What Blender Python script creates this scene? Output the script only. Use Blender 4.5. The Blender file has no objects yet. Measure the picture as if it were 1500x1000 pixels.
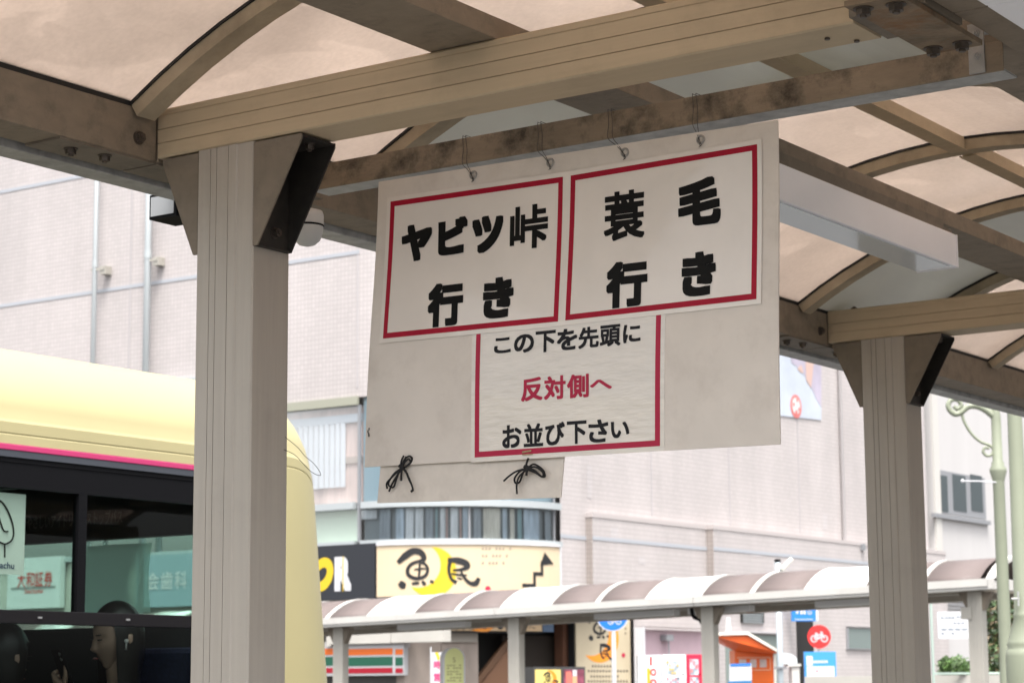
import bpy, bmesh, math, random
from mathutils import Vector, Matrix
random.seed(7)
SC = bpy.context.scene
COL = SC.collection
rad = math.radians

# ------------------------------------------------------------------ camera, sky, sun, exposure
CAM_H = 1.6
YAW, PITCH, ROLL, FPX = rad(34.67326), rad(9.02208), rad(-0.41302), 3193.116
RX = Vector((math.cos(YAW), math.sin(YAW), 0))
F0 = Vector((-math.sin(YAW), math.cos(YAW), 0))
FW = F0 * math.cos(PITCH) + Vector((0, 0, 1)) * math.sin(PITCH)
UP = RX.cross(FW)
CR = RX * math.cos(ROLL) + UP * math.sin(ROLL)
CU = CR.cross(FW)
CO = Vector((0, 0, CAM_H))
cam = bpy.data.cameras.new('camera')
cam.sensor_width = 36.0
cam.lens = FPX / 1500 * 36
cam.clip_start, cam.clip_end = 0.05, 600
cam.dof.use_dof = True
cam.dof.focus_distance = 4.0
cam.dof.aperture_fstop = 15.0
co = bpy.data.objects.new('camera', cam)
m = Matrix((CR, CU, -FW)).transposed().to_4x4()
m.translation = CO
co.matrix_world = m
COL.objects.link(co)
SC.camera = co

SUN_EL, SUN_AZ = 68, 138          # azimuth clockwise from +Y
w = bpy.data.worlds.new('World')
SC.world = w
w.use_nodes = True
nt = w.node_tree
bg = nt.nodes['Background']
sky = nt.nodes.new('ShaderNodeTexSky')
sky.sky_type = 'NISHITA'
sky.sun_disc = False
sky.sun_elevation = rad(SUN_EL)
sky.sun_rotation = rad(SUN_AZ)
sky.dust_density = 6.0
sky.ozone_density = 0.5
hs = nt.nodes.new('ShaderNodeHueSaturation')
hs.inputs['Saturation'].default_value = 0.22
nt.links.new(sky.outputs[0], hs.inputs['Color'])
nt.links.new(hs.outputs[0], bg.inputs[0])
bg.inputs[1].default_value = 0.15
sd = bpy.data.lights.new('sun', 'SUN')
sd.energy = 1.2
sd.angle = rad(14)
sd.color = (1.0, 0.96, 0.9)
so = bpy.data.objects.new('sun', sd)
az, el = rad(SUN_AZ), rad(SUN_EL)
dvec = Vector((math.sin(az) * math.cos(el), math.cos(az) * math.cos(el), math.sin(el)))
so.rotation_euler = dvec.to_track_quat('Z', 'Y').to_euler()
so.location = dvec * 40
COL.objects.link(so)
SC.view_settings.view_transform = 'Standard'
SC.view_settings.look = 'None'
SC.view_settings.gamma = 1
SC.view_settings.exposure = 1.6
SC.cycles.use_denoising = True
SC.cycles.max_bounces = 14
SC.cycles.diffuse_bounces = 6
SC.cycles.transparent_max_bounces = 16

# ------------------------------------------------------------------ measuring helpers (a sight line meets a real plane)
def ray(px, py):
    return CR * ((px - 750) / FPX) - CU * ((py - 500) / FPX) + FW
def at(px, py, x=None, y=None, z=None, d=None, pl=None):
    r = ray(px, py)
    if x is not None: t = x / r.x
    elif y is not None: t = y / r.y
    elif z is not None: t = (z - CAM_H) / r.z
    elif d is not None: t = d
    else:
        p, n = pl
        t = (p - CO).dot(n) / r.dot(n)
    return CO + r * t

# ------------------------------------------------------------------ object helpers
def tag(o, label=None, cat=None, group=None, kind=None):
    if label: o['label'] = label
    if cat: o['category'] = cat
    if group: o['group'] = group
    if kind: o['kind'] = kind
    return o
def thing(name, label, cat, loc=(0, 0, 0), group=None):
    o = bpy.data.objects.new(name, None)
    o.empty_display_size = 0.1
    o.location = loc
    COL.objects.link(o)
    return tag(o, label, cat, group)
def rootloc(o):
    while o.parent: o = o.parent
    return Vector(o.location)
def obj(name, bm, mats, parent=None, smooth=False, origin=None):
    bmesh.ops.recalc_face_normals(bm, faces=bm.faces)
    me = bpy.data.meshes.new(name)
    off = rootloc(parent) if parent else Vector(origin or (0, 0, 0))
    if off.length: bmesh.ops.translate(bm, verts=bm.verts, vec=-off)
    bm.to_mesh(me)
    bm.free()
    for mt in (mats if isinstance(mats, (list, tuple)) else [mats]): me.materials.append(mt)
    if smooth:
        for p in me.polygons: p.use_smooth = True
    o = bpy.data.objects.new(name, me)
    if name in ('small_print', 'capsules', 'map_marks'): o['kind'] = 'stuff'
    if parent: o.parent = parent
    else: o.location = off
    COL.objects.link(o)
    return o
def inst(o, off, parent):
    c = o.copy()
    COL.objects.link(c)
    c.parent = parent
    c.location = Vector(o.location) + Vector(off)
    for ch in list(o.children):
        d = ch.copy()
        COL.objects.link(d)
        d.parent = c
    return c
BM = bmesh.new
def quad(bm, pts, mi=0):
    f = bm.faces.new([bm.verts.new(p) for p in pts])
    f.material_index = mi
    return f
def prism(bm, pts, vec, mi=0):
    """closed prism: polygon pts swept by vec"""
    vec = Vector(vec)
    a = [bm.verts.new(p) for p in pts]
    b = [bm.verts.new(Vector(p) + vec) for p in pts]
    n = len(a)
    fs = [bm.faces.new(a), bm.faces.new(b[::-1])]
    for i in range(n): fs.append(bm.faces.new((a[i], a[(i + 1) % n], b[(i + 1) % n], b[i])))
    for f in fs: f.material_index = mi
    return fs
def box(bm, x0, x1, y0, y1, z0, z1, mi=0, bev=0):
    fs = prism(bm, [(x0, y0, z0), (x1, y0, z0), (x1, y1, z0), (x0, y1, z0)], (0, 0, z1 - z0), mi)
    if bev:
        es = list({e for f in fs for e in f.edges})
        bmesh.ops.bevel(bm, geom=es, offset=bev, segments=2, profile=0.5, affect='EDGES', clamp_overlap=True)
def obox(bm, c, ax, ay, az_, mi=0, bev=0):
    """oriented box: centre, half axis vectors"""
    c, ax, ay, az_ = map(Vector, (c, ax, ay, az_))
    fs = prism(bm, [c - ax - ay - az_, c + ax - ay - az_, c + ax + ay - az_, c - ax + ay - az_], az_ * 2, mi)
    if bev:
        es = list({e for f in fs for e in f.edges})
        bmesh.ops.bevel(bm, geom=es, offset=bev, segments=2, profile=0.5, affect='EDGES', clamp_overlap=True)
def cyl(bm, a, b, r0, r1=None, n=16, mi=0, cap=True):
    a, b = Vector(a), Vector(b)
    r1 = r0 if r1 is None else r1
    t = (b - a).normalized()
    u = t.orthogonal().normalized()
    v = t.cross(u)
    A = [bm.verts.new(a + (u * math.cos(2 * math.pi * i / n) + v * math.sin(2 * math.pi * i / n)) * r0) for i in range(n)]
    B = [bm.verts.new(b + (u * math.cos(2 * math.pi * i / n) + v * math.sin(2 * math.pi * i / n)) * r1) for i in range(n)]
    for i in range(n): bm.faces.new((A[i], A[(i + 1) % n], B[(i + 1) % n], B[i])).material_index = mi
    if cap:
        bm.faces.new(A[::-1]).material_index = mi
        bm.faces.new(B).material_index = mi
def tube(bm, pts, r, n=8, mi=0, closed=False):
    pts = [Vector(p) for p in pts]
    rings = []
    up = None
    N = len(pts)
    for i, p in enumerate(pts):
        if closed: t = (pts[(i + 1) % N] - pts[i - 1]).normalized()
        else: t = (pts[min(i + 1, N - 1)] - pts[max(i - 1, 0)]).normalized()
        if up is None: up = t.orthogonal().normalized()
        u = (up - t * up.dot(t))
        u = u.normalized() if u.length > 1e-6 else t.orthogonal().normalized()
        up = u
        v = t.cross(u)
        rr = r[i] if isinstance(r, (list, tuple)) else r
        rings.append([bm.verts.new(p + (u * math.cos(2 * math.pi * k / n) + v * math.sin(2 * math.pi * k / n)) * rr) for k in range(n)])
    for i in range(N if closed else N - 1):
        A, B = rings[i], rings[(i + 1) % N]
        for k in range(n): bm.faces.new((A[k], A[(k + 1) % n], B[(k + 1) % n], B[k])).material_index = mi
    if not closed:
        bm.faces.new(rings[0][::-1]).material_index = mi
        bm.faces.new(rings[-1]).material_index = mi
def lathe(bm, c, prof, n=24, mi=0, axis=None):
    """profile [(r, h)] turned about axis through c (default z)"""
    c = Vector(c)
    t = Vector(axis or (0, 0, 1)).normalized()
    u = t.orthogonal().normalized()
    v = t.cross(u)
    rings = [[bm.verts.new(c + t * h + (u * math.cos(2 * math.pi * k / n) + v * math.sin(2 * math.pi * k / n)) * max(r, 1e-4)) for k in range(n)] for r, h in prof]
    for A, B in zip(rings, rings[1:]):
        for k in range(n): bm.faces.new((A[k], A[(k + 1) % n], B[(k + 1) % n], B[k])).material_index = mi
    bm.faces.new(rings[0][::-1]).material_index = mi
    bm.faces.new(rings[-1]).material_index = mi
def spline(pts, n=6):
    """Catmull-Rom through pts"""
    P = [Vector(p) for p in pts]
    P = [P[0] * 2 - P[1]] + P + [P[-1] * 2 - P[-2]]
    out = []
    for i in range(1, len(P) - 2):
        for k in range(n):
            t = k / n
            a, b, c, d = P[i - 1], P[i], P[i + 1], P[i + 2]
            out.append(0.5 * ((2 * b) + (c - a) * t + (2 * a - 5 * b + 4 * c - d) * t * t + (3 * b - a - 3 * c + d) * t ** 3))
    out.append(P[-2])
    return out

# ------------------------------------------------------------------ materials
def lin(h):
    c = [int(h[i:i + 2], 16) / 255 for i in (0, 2, 4)]
    return tuple((v / 12.92 if v <= 0.04045 else ((v + 0.055) / 1.055) ** 2.4) for v in c) + (1,)
def mat(name, col, rough=0.6, metal=0.0, var=0.0, vscale=8.0, stretch=(1, 1, 1), dirt=0.0, dscale=3.0, dcol=(0.03, 0.025, 0.02, 1), bump=0.0, bscale=60.0, spec=0.5, coat=0.0, dlo=0.5):
    col = tuple(col) if len(col) == 4 else tuple(col) + (1,)
    mt = bpy.data.materials.new(name)
    mt.use_nodes = True
    t = mt.node_tree
    b = t.nodes['Principled BSDF']
    b.inputs['Base Color'].default_value = col
    b.inputs['Roughness'].default_value = rough
    b.inputs['Metallic'].default_value = metal
    b.inputs['Specular IOR Level'].default_value = spec
    b.inputs['Coat Weight'].default_value = coat
    if not (var or dirt or bump): return mt
    tc = t.nodes.new('ShaderNodeTexCoord')
    mp = t.nodes.new('ShaderNodeMapping')
    mp.inputs['Scale'].default_value = stretch
    t.links.new(tc.outputs['Object'], mp.inputs[0])
    src = None
    if var:
        n = t.nodes.new('ShaderNodeTexNoise')
        n.inputs['Scale'].default_value = vscale
        n.inputs['Detail'].default_value = 6
        n.inputs['Roughness'].default_value = 0.6
        t.links.new(mp.outputs[0], n.inputs['Vector'])
        r = t.nodes.new('ShaderNodeMapRange')
        r.inputs['From Min'].default_value, r.inputs['From Max'].default_value = 0.3, 0.7
        r.inputs['To Min'].default_value, r.inputs['To Max'].default_value = 1 - var, 1 + var
        t.links.new(n.outputs[0], r.inputs[0])
        mx = t.nodes.new('ShaderNodeMix')
        mx.data_type = 'RGBA'
        mx.blend_type = 'MULTIPLY'
        mx.inputs['Factor'].default_value = 1
        mx.inputs['A'].default_value = col
        t.links.new(r.outputs[0], mx.inputs['B'])
        src = mx.outputs['Result']
    if dirt:
        n = t.nodes.new('ShaderNodeTexNoise')
        n.inputs['Scale'].default_value = dscale
        n.inputs['Detail'].default_value = 9
        n.inputs['Roughness'].default_value = 0.7
        t.links.new(tc.outputs['Object'], n.inputs['Vector'])
        r = t.nodes.new('ShaderNodeMapRange')
        r.inputs['From Min'].default_value, r.inputs['From Max'].default_value = dlo, dlo + 0.22
        r.inputs['To Min'].default_value, r.inputs['To Max'].default_value = 0, dirt
        t.links.new(n.outputs[0], r.inputs[0])
        mx = t.nodes.new('ShaderNodeMix')
        mx.data_type = 'RGBA'
        t.links.new(r.outputs[0], mx.inputs['Factor'])
        if src: t.links.new(src, mx.inputs['A'])
        else: mx.inputs['A'].default_value = col
        mx.inputs['B'].default_value = dcol
        src = mx.outputs['Result']
    if src: t.links.new(src, b.inputs['Base Color'])
    if bump:
        n = t.nodes.new('ShaderNodeTexNoise')
        n.inputs['Scale'].default_value = bscale
        n.inputs['Detail'].default_value = 4
        t.links.new(mp.outputs[0], n.inputs['Vector'])
        bp = t.nodes.new('ShaderNodeBump')
        bp.inputs['Strength'].default_value = bump
        bp.inputs['Distance'].default_value = 0.01
        t.links.new(n.outputs[0], bp.inputs['Height'])
        t.links.new(bp.outputs[0], b.inputs['Normal'])
    return mt
def glass(name, tint, refl=1.0, rough=0.0):
    mt = bpy.data.materials.new(name)
    mt.use_nodes = True
    t = mt.node_tree
    t.nodes.clear()
    out = t.nodes.new('ShaderNodeOutputMaterial')
    tr = t.nodes.new('ShaderNodeBsdfTransparent')
    tr.inputs[0].default_value = tuple(tint) + (1,)
    gl = t.nodes.new('ShaderNodeBsdfGlossy')
    gl.inputs['Roughness'].default_value = rough
    fr = t.nodes.new('ShaderNodeFresnel')
    fr.inputs[0].default_value = 1.5
    ml = t.nodes.new('ShaderNodeMath')
    ml.operation = 'MULTIPLY'
    ml.inputs[1].default_value = refl
    mx = t.nodes.new('ShaderNodeMixShader')
    t.links.new(fr.outputs[0], ml.inputs[0])
    t.links.new(ml.outputs[0], mx.inputs[0])
    t.links.new(tr.outputs[0], mx.inputs[1])
    t.links.new(gl.outputs[0], mx.inputs[2])
    t.links.new(mx.outputs[0], out.inputs[0])
    return mt
def translucent(name, tcol, dcol, clear=0.0, stain=0.12):
    """weathered plastic sheet: light comes through it, scratches and grime dull it"""
    mt = bpy.data.materials.new(name)
    mt.use_nodes = True
    t = mt.node_tree
    t.nodes.clear()
    L = t.links.new
    out = t.nodes.new('ShaderNodeOutputMaterial')
    tc = t.nodes.new('ShaderNodeTexCoord')
    n = t.nodes.new('ShaderNodeTexNoise')
    n.inputs['Scale'].default_value = 2.2
    n.inputs['Detail'].default_value = 10
    n.inputs['Roughness'].default_value = 0.65
    n.inputs['Distortion'].default_value = 0.6
    n2 = t.nodes.new('ShaderNodeTexNoise')
    n2.inputs['Scale'].default_value = 90
    n2.inputs['Detail'].default_value = 5
    L(tc.outputs['Object'], n.inputs['Vector'])
    L(tc.outputs['Object'], n2.inputs['Vector'])
    r = t.nodes.new('ShaderNodeMapRange')
    r.inputs['From Min'].default_value, r.inputs['From Max'].default_value = 0.3, 0.7
    r.inputs['To Min'].default_value, r.inputs['To Max'].default_value = 1 - stain, 1 + stain
    L(n.outputs[0], r.inputs[0])
    r2 = t.nodes.new('ShaderNodeMapRange')
    r2.inputs['From Min'].default_value, r2.inputs['From Max'].default_value = 0.3, 0.7
    r2.inputs['To Min'].default_value, r2.inputs['To Max'].default_value = 0.955, 1.045
    L(n2.outputs[0], r2.inputs[0])
    n3 = t.nodes.new('ShaderNodeTexNoise')
    n3.inputs['Scale'].default_value = 1.1
    n3.inputs['Detail'].default_value = 3
    n3.inputs['Distortion'].default_value = 2.2
    L(tc.outputs['Object'], n3.inputs['Vector'])
    r3 = t.nodes.new('ShaderNodeMapRange')
    r3.inputs['From Min'].default_value, r3.inputs['From Max'].default_value = 0.585, 0.60
    r3.inputs['To Min'].default_value, r3.inputs['To Max'].default_value = 1.0, 1.07
    L(n3.outputs[0], r3.inputs[0])
    m3 = t.nodes.new('ShaderNodeMath')
    m3.operation = 'MULTIPLY'
    L(r3.outputs[0], m3.inputs[0])
    mm = t.nodes.new('ShaderNodeMath')
    mm.operation = 'MULTIPLY'
    L(r.outputs[0], mm.inputs[0])
    L(r2.outputs[0], m3.inputs[1])
    L(m3.outputs[0], mm.inputs[1])
    mx = t.nodes.new('ShaderNodeMix')
    mx.data_type = 'RGBA'
    mx.blend_type = 'MULTIPLY'
    mx.inputs['Factor'].default_value = 1
    mx.inputs['A'].default_value = tuple(tcol) + (1,)
    L(mm.outputs[0], mx.inputs['B'])
    tl = t.nodes.new('ShaderNodeBsdfTranslucent')
    L(mx.outputs['Result'], tl.inputs[0])
    df = t.nodes.new('ShaderNodeBsdfDiffuse')
    df.inputs[0].default_value = tuple(dcol) + (1,)
    ad = t.nodes.new('ShaderNodeAddShader')
    L(tl.outputs[0], ad.inputs[0])
    L(df.outputs[0], ad.inputs[1])
    gl = t.nodes.new('ShaderNodeBsdfGlossy')
    gl.inputs['Roughness'].default_value = 0.25
    fr = t.nodes.new('ShaderNodeFresnel')
    fr.inputs[0].default_value = 1.35
    ms = t.nodes.new('ShaderNodeMixShader')
    L(fr.outputs[0], ms.inputs[0])
    L(ad.outputs[0], ms.inputs[1])
    L(gl.outputs[0], ms.inputs[2])
    L(ms.outputs[0], out.inputs[0])
    return mt
def tiles(name, col, mortar, size=0.1, gap=0.012, hh=None, bump=0.3):
    """small glazed mosaic tiles, coordinates in metres from the UV map"""
    mt = bpy.data.materials.new(name)
    mt.use_nodes = True
    t = mt.node_tree
    L = t.links.new
    b = t.nodes['Principled BSDF']
    b.inputs['Roughness'].default_value = 0.55
    uv = t.nodes.new('ShaderNodeUVMap')
    br = t.nodes.new('ShaderNodeTexBrick')
    br.offset = 0
    br.squash = 1
    br.inputs['Scale'].default_value = 1
    br.inputs['Brick Width'].default_value = size
    br.inputs['Row Height'].default_value = hh or size
    br.inputs['Mortar Size'].default_value = gap
    br.inputs['Mortar Smooth'].default_value = 0.3
    br.inputs['Color1'].default_value = tuple(c * 1.03 for c in col) + (1,)
    br.inputs['Color2'].default_value = tuple(c * 0.95 for c in col) + (1,)
    br.inputs['Mortar'].default_value = tuple(mortar) + (1,)
    L(uv.outputs[0], br.inputs['Vector'])
    n = t.nodes.new('ShaderNodeTexNoise')
    n.inputs['Scale'].default_value = 0.35
    n.inputs['Detail'].default_value = 8
    n.inputs['Roughness'].default_value = 0.6
    L(uv.outputs[0], n.inputs['Vector'])
    r = t.nodes.new('ShaderNodeMapRange')
    r.inputs['From Min'].default_value, r.inputs['From Max'].default_value = 0.35, 0.65
    r.inputs['To Min'].default_value, r.inputs['To Max'].default_value = 0.93, 1.05
    L(n.outputs[0], r.inputs[0])
    # rain streaks run down the face
    mp = t.nodes.new('ShaderNodeMapping')
    mp.inputs['Scale'].default_value = (1.6, 0.06, 1)
    L(uv.outputs[0], mp.inputs[0])
    n2 = t.nodes.new('ShaderNodeTexNoise')
    n2.inputs['Scale'].default_value = 1.0
    n2.inputs['Detail'].default_value = 6
    L(mp.outputs[0], n2.inputs['Vector'])
    r2 = t.nodes.new('ShaderNodeMapRange')
    r2.inputs['From Min'].default_value, r2.inputs['From Max'].default_value = 0.35, 0.65
    r2.inputs['To Min'].default_value, r2.inputs['To Max'].default_value = 0.95, 1.03
    L(n2.outputs[0], r2.inputs[0])
    mu = t.nodes.new('ShaderNodeMath')
    mu.operation = 'MULTIPLY'
    L(r.outputs[0], mu.inputs[0])
    L(r2.outputs[0], mu.inputs[1])
    mx = t.nodes.new('ShaderNodeMix')
    mx.data_type = 'RGBA'
    mx.blend_type = 'MULTIPLY'
    mx.inputs['Factor'].default_value = 1
    L(br.outputs['Color'], mx.inputs['A'])
    L(mu.outputs[0], mx.inputs['B'])
    L(mx.outputs['Result'], b.inputs['Base Color'])
    bp = t.nodes.new('ShaderNodeBump')
    bp.inputs['Strength'].default_value = bump
    bp.inputs['Distance'].default_value = -0.004
    L(br.outputs['Fac'], bp.inputs['Height'])
    L(bp.outputs[0], b.inputs['Normal'])
    return mt

M = {}
M['alu'] = mat('bronze_aluminium', (0.50, 0.405, 0.28), 0.62, 0.1, spec=0.2, var=0.05, vscale=5, stretch=(0.5, 6, 14), dirt=0.13, dscale=7, bump=0.03, bscale=40)
M['alu_post'] = mat('bronze_aluminium_post', (0.40, 0.368, 0.325), 0.55, 0.15, spec=0.3, var=0.05, vscale=9, stretch=(8, 8, 0.3), dirt=0.12, dscale=4, bump=0.03)
M['alu_rib'] = mat('bronze_aluminium_rib', (0.40, 0.335, 0.24), 0.6, 0.1, spec=0.2, var=0.12, vscale=14, dirt=0.25, dscale=8)
M['alu_side'] = mat('bronze_aluminium_weathered', (0.25, 0.205, 0.155), 0.6, 0.1, spec=0.2, var=0.10, vscale=16, stretch=(1, 1.2, 2), dirt=0.45, dscale=16, dcol=(0.07, 0.06, 0.05, 1), bump=0.12)
M['alu_stain'] = mat('mouldy_aluminium', (0.27, 0.215, 0.155), 0.6, 0.1, var=0.2, vscale=9, stretch=(1, 1, 3), dirt=0.95, dscale=11, dcol=(0.025, 0.022, 0.016, 1), bump=0.15, dlo=0.46)
M['galv'] = mat('galvanised_steel', (0.42, 0.42, 0.41), 0.5, 0.35, var=0.22, vscale=25, dirt=0.35, dscale=8)
M['rust'] = mat('rusty_plate', (0.2, 0.15, 0.1), 0.75, 0.1, var=0.35, vscale=18, dirt=0.9, dscale=11, dcol=(0.22, 0.1, 0.035, 1), bump=0.3)
M['bolt'] = mat('bolt_steel', (0.12, 0.1, 0.085), 0.5, 0.7, var=0.3, vscale=60)
M['dark_bracket'] = mat('dark_bracket', (0.20, 0.17, 0.135), 0.6, 0.1, spec=0.2, var=0.12, vscale=14, dirt=0.4, dscale=12)
M['web'] = mat('near_black_steel', (0.022, 0.019, 0.016), 0.6, var=0.4, vscale=30)  # near-black inner plates make the bracket hollow dark
M['rubber'] = mat('black_gasket', (0.015, 0.014, 0.013), 0.7)
M['panel_brown'] = translucent('smoked_roof_sheet', (0.535, 0.470, 0.422), (0.08, 0.07, 0.062))
M['panel_white'] = translucent('white_roof_sheet', (0.125, 0.125, 0.112), (0.66, 0.66, 0.62), stain=0.25)
M['lamp_white'] = mat('lamp_diffuser', (0.86, 0.86, 0.90), 0.3, coat=0.3, var=0.03, vscale=4)
M['lamp_clear'] = mat('lamp_lens', (0.60, 0.65, 0.68), 0.12, coat=0.5)
M['board'] = mat('aged_white_board', (0.69, 0.635, 0.575), 0.55, var=0.045, vscale=9, dirt=0.28, dscale=7, dcol=(0.36, 0.30, 0.25, 1), bump=0.05, bscale=30)
M['board_low'] = mat('grimy_white_board', (0.68, 0.625, 0.56), 0.6, var=0.08, vscale=20, dirt=0.3, dscale=14, dcol=(0.33, 0.28, 0.23, 1))
M['sheet'] = mat('laminated_paper', (0.76, 0.705, 0.645), 0.3, var=0.04, vscale=6, bump=0.22, bscale=7, coat=0.5)
M['sheet_wet'] = mat('wrinkled_laminate', (0.74, 0.70, 0.645), 0.2, var=0.06, vscale=10, stretch=(1, 1, 4), bump=0.3, bscale=22, coat=0.4)
M['laminate'] = mat('laminate_edge', (0.66, 0.61, 0.55), 0.15, coat=0.5, bump=0.1, bscale=16)
M['red'] = mat('red_print', (0.36, 0.006, 0.028), 0.45, spec=0.2, var=0.08, vscale=12)
M['red_faded'] = mat('faded_red_print', (0.42, 0.025, 0.065), 0.45, spec=0.2)
M['ink'] = mat('black_print', (0.005, 0.005, 0.005), 0.5, spec=0.15)
M['ink_grey'] = mat('faded_black_print', (0.014, 0.014, 0.017), 0.5, spec=0.2)
M['wire'] = mat('grey_wire', (0.10, 0.095, 0.09), 0.5, 0.6)
M['eyelet'] = mat('eyelet_metal', (0.34, 0.33, 0.31), 0.4, 0.3)
M['cord'] = mat('black_cord', (0.008, 0.008, 0.009), 0.7)
M['white'] = mat('white_paint', (0.6, 0.6, 0.59), 0.45)
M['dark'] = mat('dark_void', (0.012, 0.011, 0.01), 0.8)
M['black'] = mat('black_plastic', (0.005, 0.005, 0.006), 0.6, spec=0.08)

# ------------------------------------------------------------------ ground
gm = mat('paving_asphalt', (0.095, 0.092, 0.088), 0.85, var=0.12, vscale=3, dirt=0.2, dscale=1.5, bump=0.2)
am = mat('asphalt', (0.07, 0.07, 0.072), 0.9, var=0.2, vscale=4, bump=0.3, bscale=80)
bm = BM(); quad(bm, [(-300, -300, -0.15), (300, -300, -0.15), (300, 300, -0.15), (-300, 300, -0.15)])
tag(obj('road', bm, am), 'grey asphalt bus terminal roadway', kind='structure')
bm = BM(); box(bm, -4.6, 5.0, -14, 16, -0.149, 0)
tag(obj('pavement', bm, gm), 'grey paved bus platform beneath the near shelter', kind='structure')
bm = BM(); box(bm, -40, 2, 21.5, 27, -0.148, 0)
tag(obj('pavement', bm, gm), 'pale concrete platform beneath the far canopy', kind='structure')
bm = BM(); box(bm, -90, 6, 31.5, 120, -0.147, 0.0)
tag(obj('pavement', bm, gm), 'pale concrete pavement in front of the shops', kind='structure')

# ------------------------------------------------------------------ near shelter
SH = thing('bus_shelter', 'near bus shelter with bronze posts, beams and smoked vaulted roof', 'bus shelter', (-1.3, 4.0, 0))
XL, XR = -3.12, -1.36             # spring lines of the first vault
Y1, BAY = 3.216, 3.09             # first beam, spacing
ZB, ZT = 2.692, 2.796             # beam bottom and top
RIBS = [-1.0 + 0, -0.56, 0.18, 0.94, 1.68, 2.42, 3.165, 3.915, 4.655, 5.39, 6.13, 6.87, 7.66, 8.4, 9.15, 9.9, 10.65, 11.4]
RIBS = [2.25] + RIBS[6:]
VX, VR = -2.24, 1.66
def vz(x): return 2.79 - math.sqrt(VR ** 2 - (XL - VX) ** 2) + math.sqrt(max(VR ** 2 - (x - VX) ** 2, 0))
Z0 = vz(XL) - math.sqrt(VR ** 2 - (XL - VX) ** 2)
A0 = math.atan2(math.sqrt(VR ** 2 - (XL - VX) ** 2), XL - VX)
A1 = math.pi - A0
NSEG = 20
def arc_pts(r, y, n=NSEG, a0=A0, a1=A1):
    return [Vector((VX + r * math.cos(a0 + (a1 - a0) * i / n), y, Z0 + r * math.sin(a0 + (a1 - a0) * i / n))) for i in range(n + 1)]
def arc_solid(bm, r0, r1, y0, y1, n=NSEG, mi=0):
    R = [arc_pts(r0, y0, n), arc_pts(r0, y1, n), arc_pts(r1, y1, n), arc_pts(r1, y0, n)]
    V = [[bm.verts.new(p) for p in row] for row in R]
    for i in range(n):
        for k in range(4):
            bm.faces.new((V[k][i], V[k][i + 1], V[(k + 1) % 4][i + 1], V[(k + 1) % 4][i])).material_index = mi
    bm.faces.new([V[k][0] for k in range(4)])
    bm.faces.new([V[k][n] for k in range(4)][::-1])
def bolts(parent, name, lst, mt=None, r=0.011, h=0.010):
    for c, ax in lst:
        bm = BM()
        hexbolt(bm, c, ax, r, h)
        obj(name, bm, mt or M['bolt'], parent)
def hexbolt(bm, c, ax, r=0.011, h=0.010, washer=True):
    c, ax = Vector(c), Vector(ax).normalized()
    if washer: cyl(bm, c, c + ax * 0.002, r * 1.35, n=14)
    cyl(bm, c + ax * 0.002, c + ax * (0.002 + h), r, n=6)
    cyl(bm, c + ax * (0.002 + h), c + ax * (0.006 + h), r * 0.5, n=8)

# posts with their brackets, cross beams
def post_mesh(bm, x0, x1, y0, y1, z0, z1, fr=(0.24, 0.35, 0.56), step=0.70):
    """extruded post: grooves and a raised strip along the face towards -y"""
    P = []
    g = 0.0014
    P.append((x0 + 0.003, y0)); 
    for f in fr:
        x = x0 + (x1 - x0) * f
        P += [(x - g / 2, y0), (x - g / 2, y0 + 0.003), (x + g / 2, y0 + 0.003), (x + g / 2, y0)]
    xs = x0 + (x1 - x0) * step
    P += [(xs, y0), (xs + 0.003, y0 + 0.0025), (x1 - 0.003, y0 + 0.0025), (x1, y0 + 0.006), (x1, y1 - 0.004), (x1 - 0.004, y1), (x0 + 0.004, y1), (x0, y1 - 0.004), (x0, y0 + 0.003)]
    prism(bm, [(a, b, z0) for a, b in P], (0, 0, z1 - z0))
PX0, PX1, PD = -3.0055, -2.856, 0.118
def make_post(y):
    bm = BM()
    post_mesh(bm, PX0, PX1, y + 0.001, y + PD, 0.0, ZB - 0.001)
    p = obj('post', bm, M['alu_post'], SH)
    for side in (-1, 1):
        xa = PX0 - 0.0006 if side < 0 else PX1 + 0.0006
        xt = -3.106 if side < 0 else -2.731
        xb = xa + side * 0.011
        bm = BM()
        t = 0.004
        zb = 2.476
        for yy in (y + 0.0035,):
            prism(bm, [(xa, yy, ZB - 0.004), (xt, yy, ZB - 0.004), (xt, yy, ZB - 0.014), (xb, yy, zb), (xa, yy, zb)], (0, t, 0))
        b = obj('bracket', bm, M['dark_bracket'], p)
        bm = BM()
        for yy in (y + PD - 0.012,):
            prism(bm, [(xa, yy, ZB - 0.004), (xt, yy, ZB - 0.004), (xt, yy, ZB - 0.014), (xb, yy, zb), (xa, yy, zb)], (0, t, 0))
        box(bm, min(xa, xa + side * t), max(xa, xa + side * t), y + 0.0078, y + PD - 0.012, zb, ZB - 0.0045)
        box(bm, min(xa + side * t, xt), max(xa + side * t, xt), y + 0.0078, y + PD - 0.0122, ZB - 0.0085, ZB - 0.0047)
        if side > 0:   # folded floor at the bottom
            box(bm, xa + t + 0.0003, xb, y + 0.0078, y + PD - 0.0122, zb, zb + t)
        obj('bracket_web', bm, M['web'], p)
        bolts(p, 'bracket_bolt', [((xa + side * t, y + PD * 0.55, zb + 0.035), (side, 0, 0)), ((xt - side * 0.03, y + PD * 0.55, ZB - 0.0087), (0, 0, -1))], r=0.009)
    return p
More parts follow.
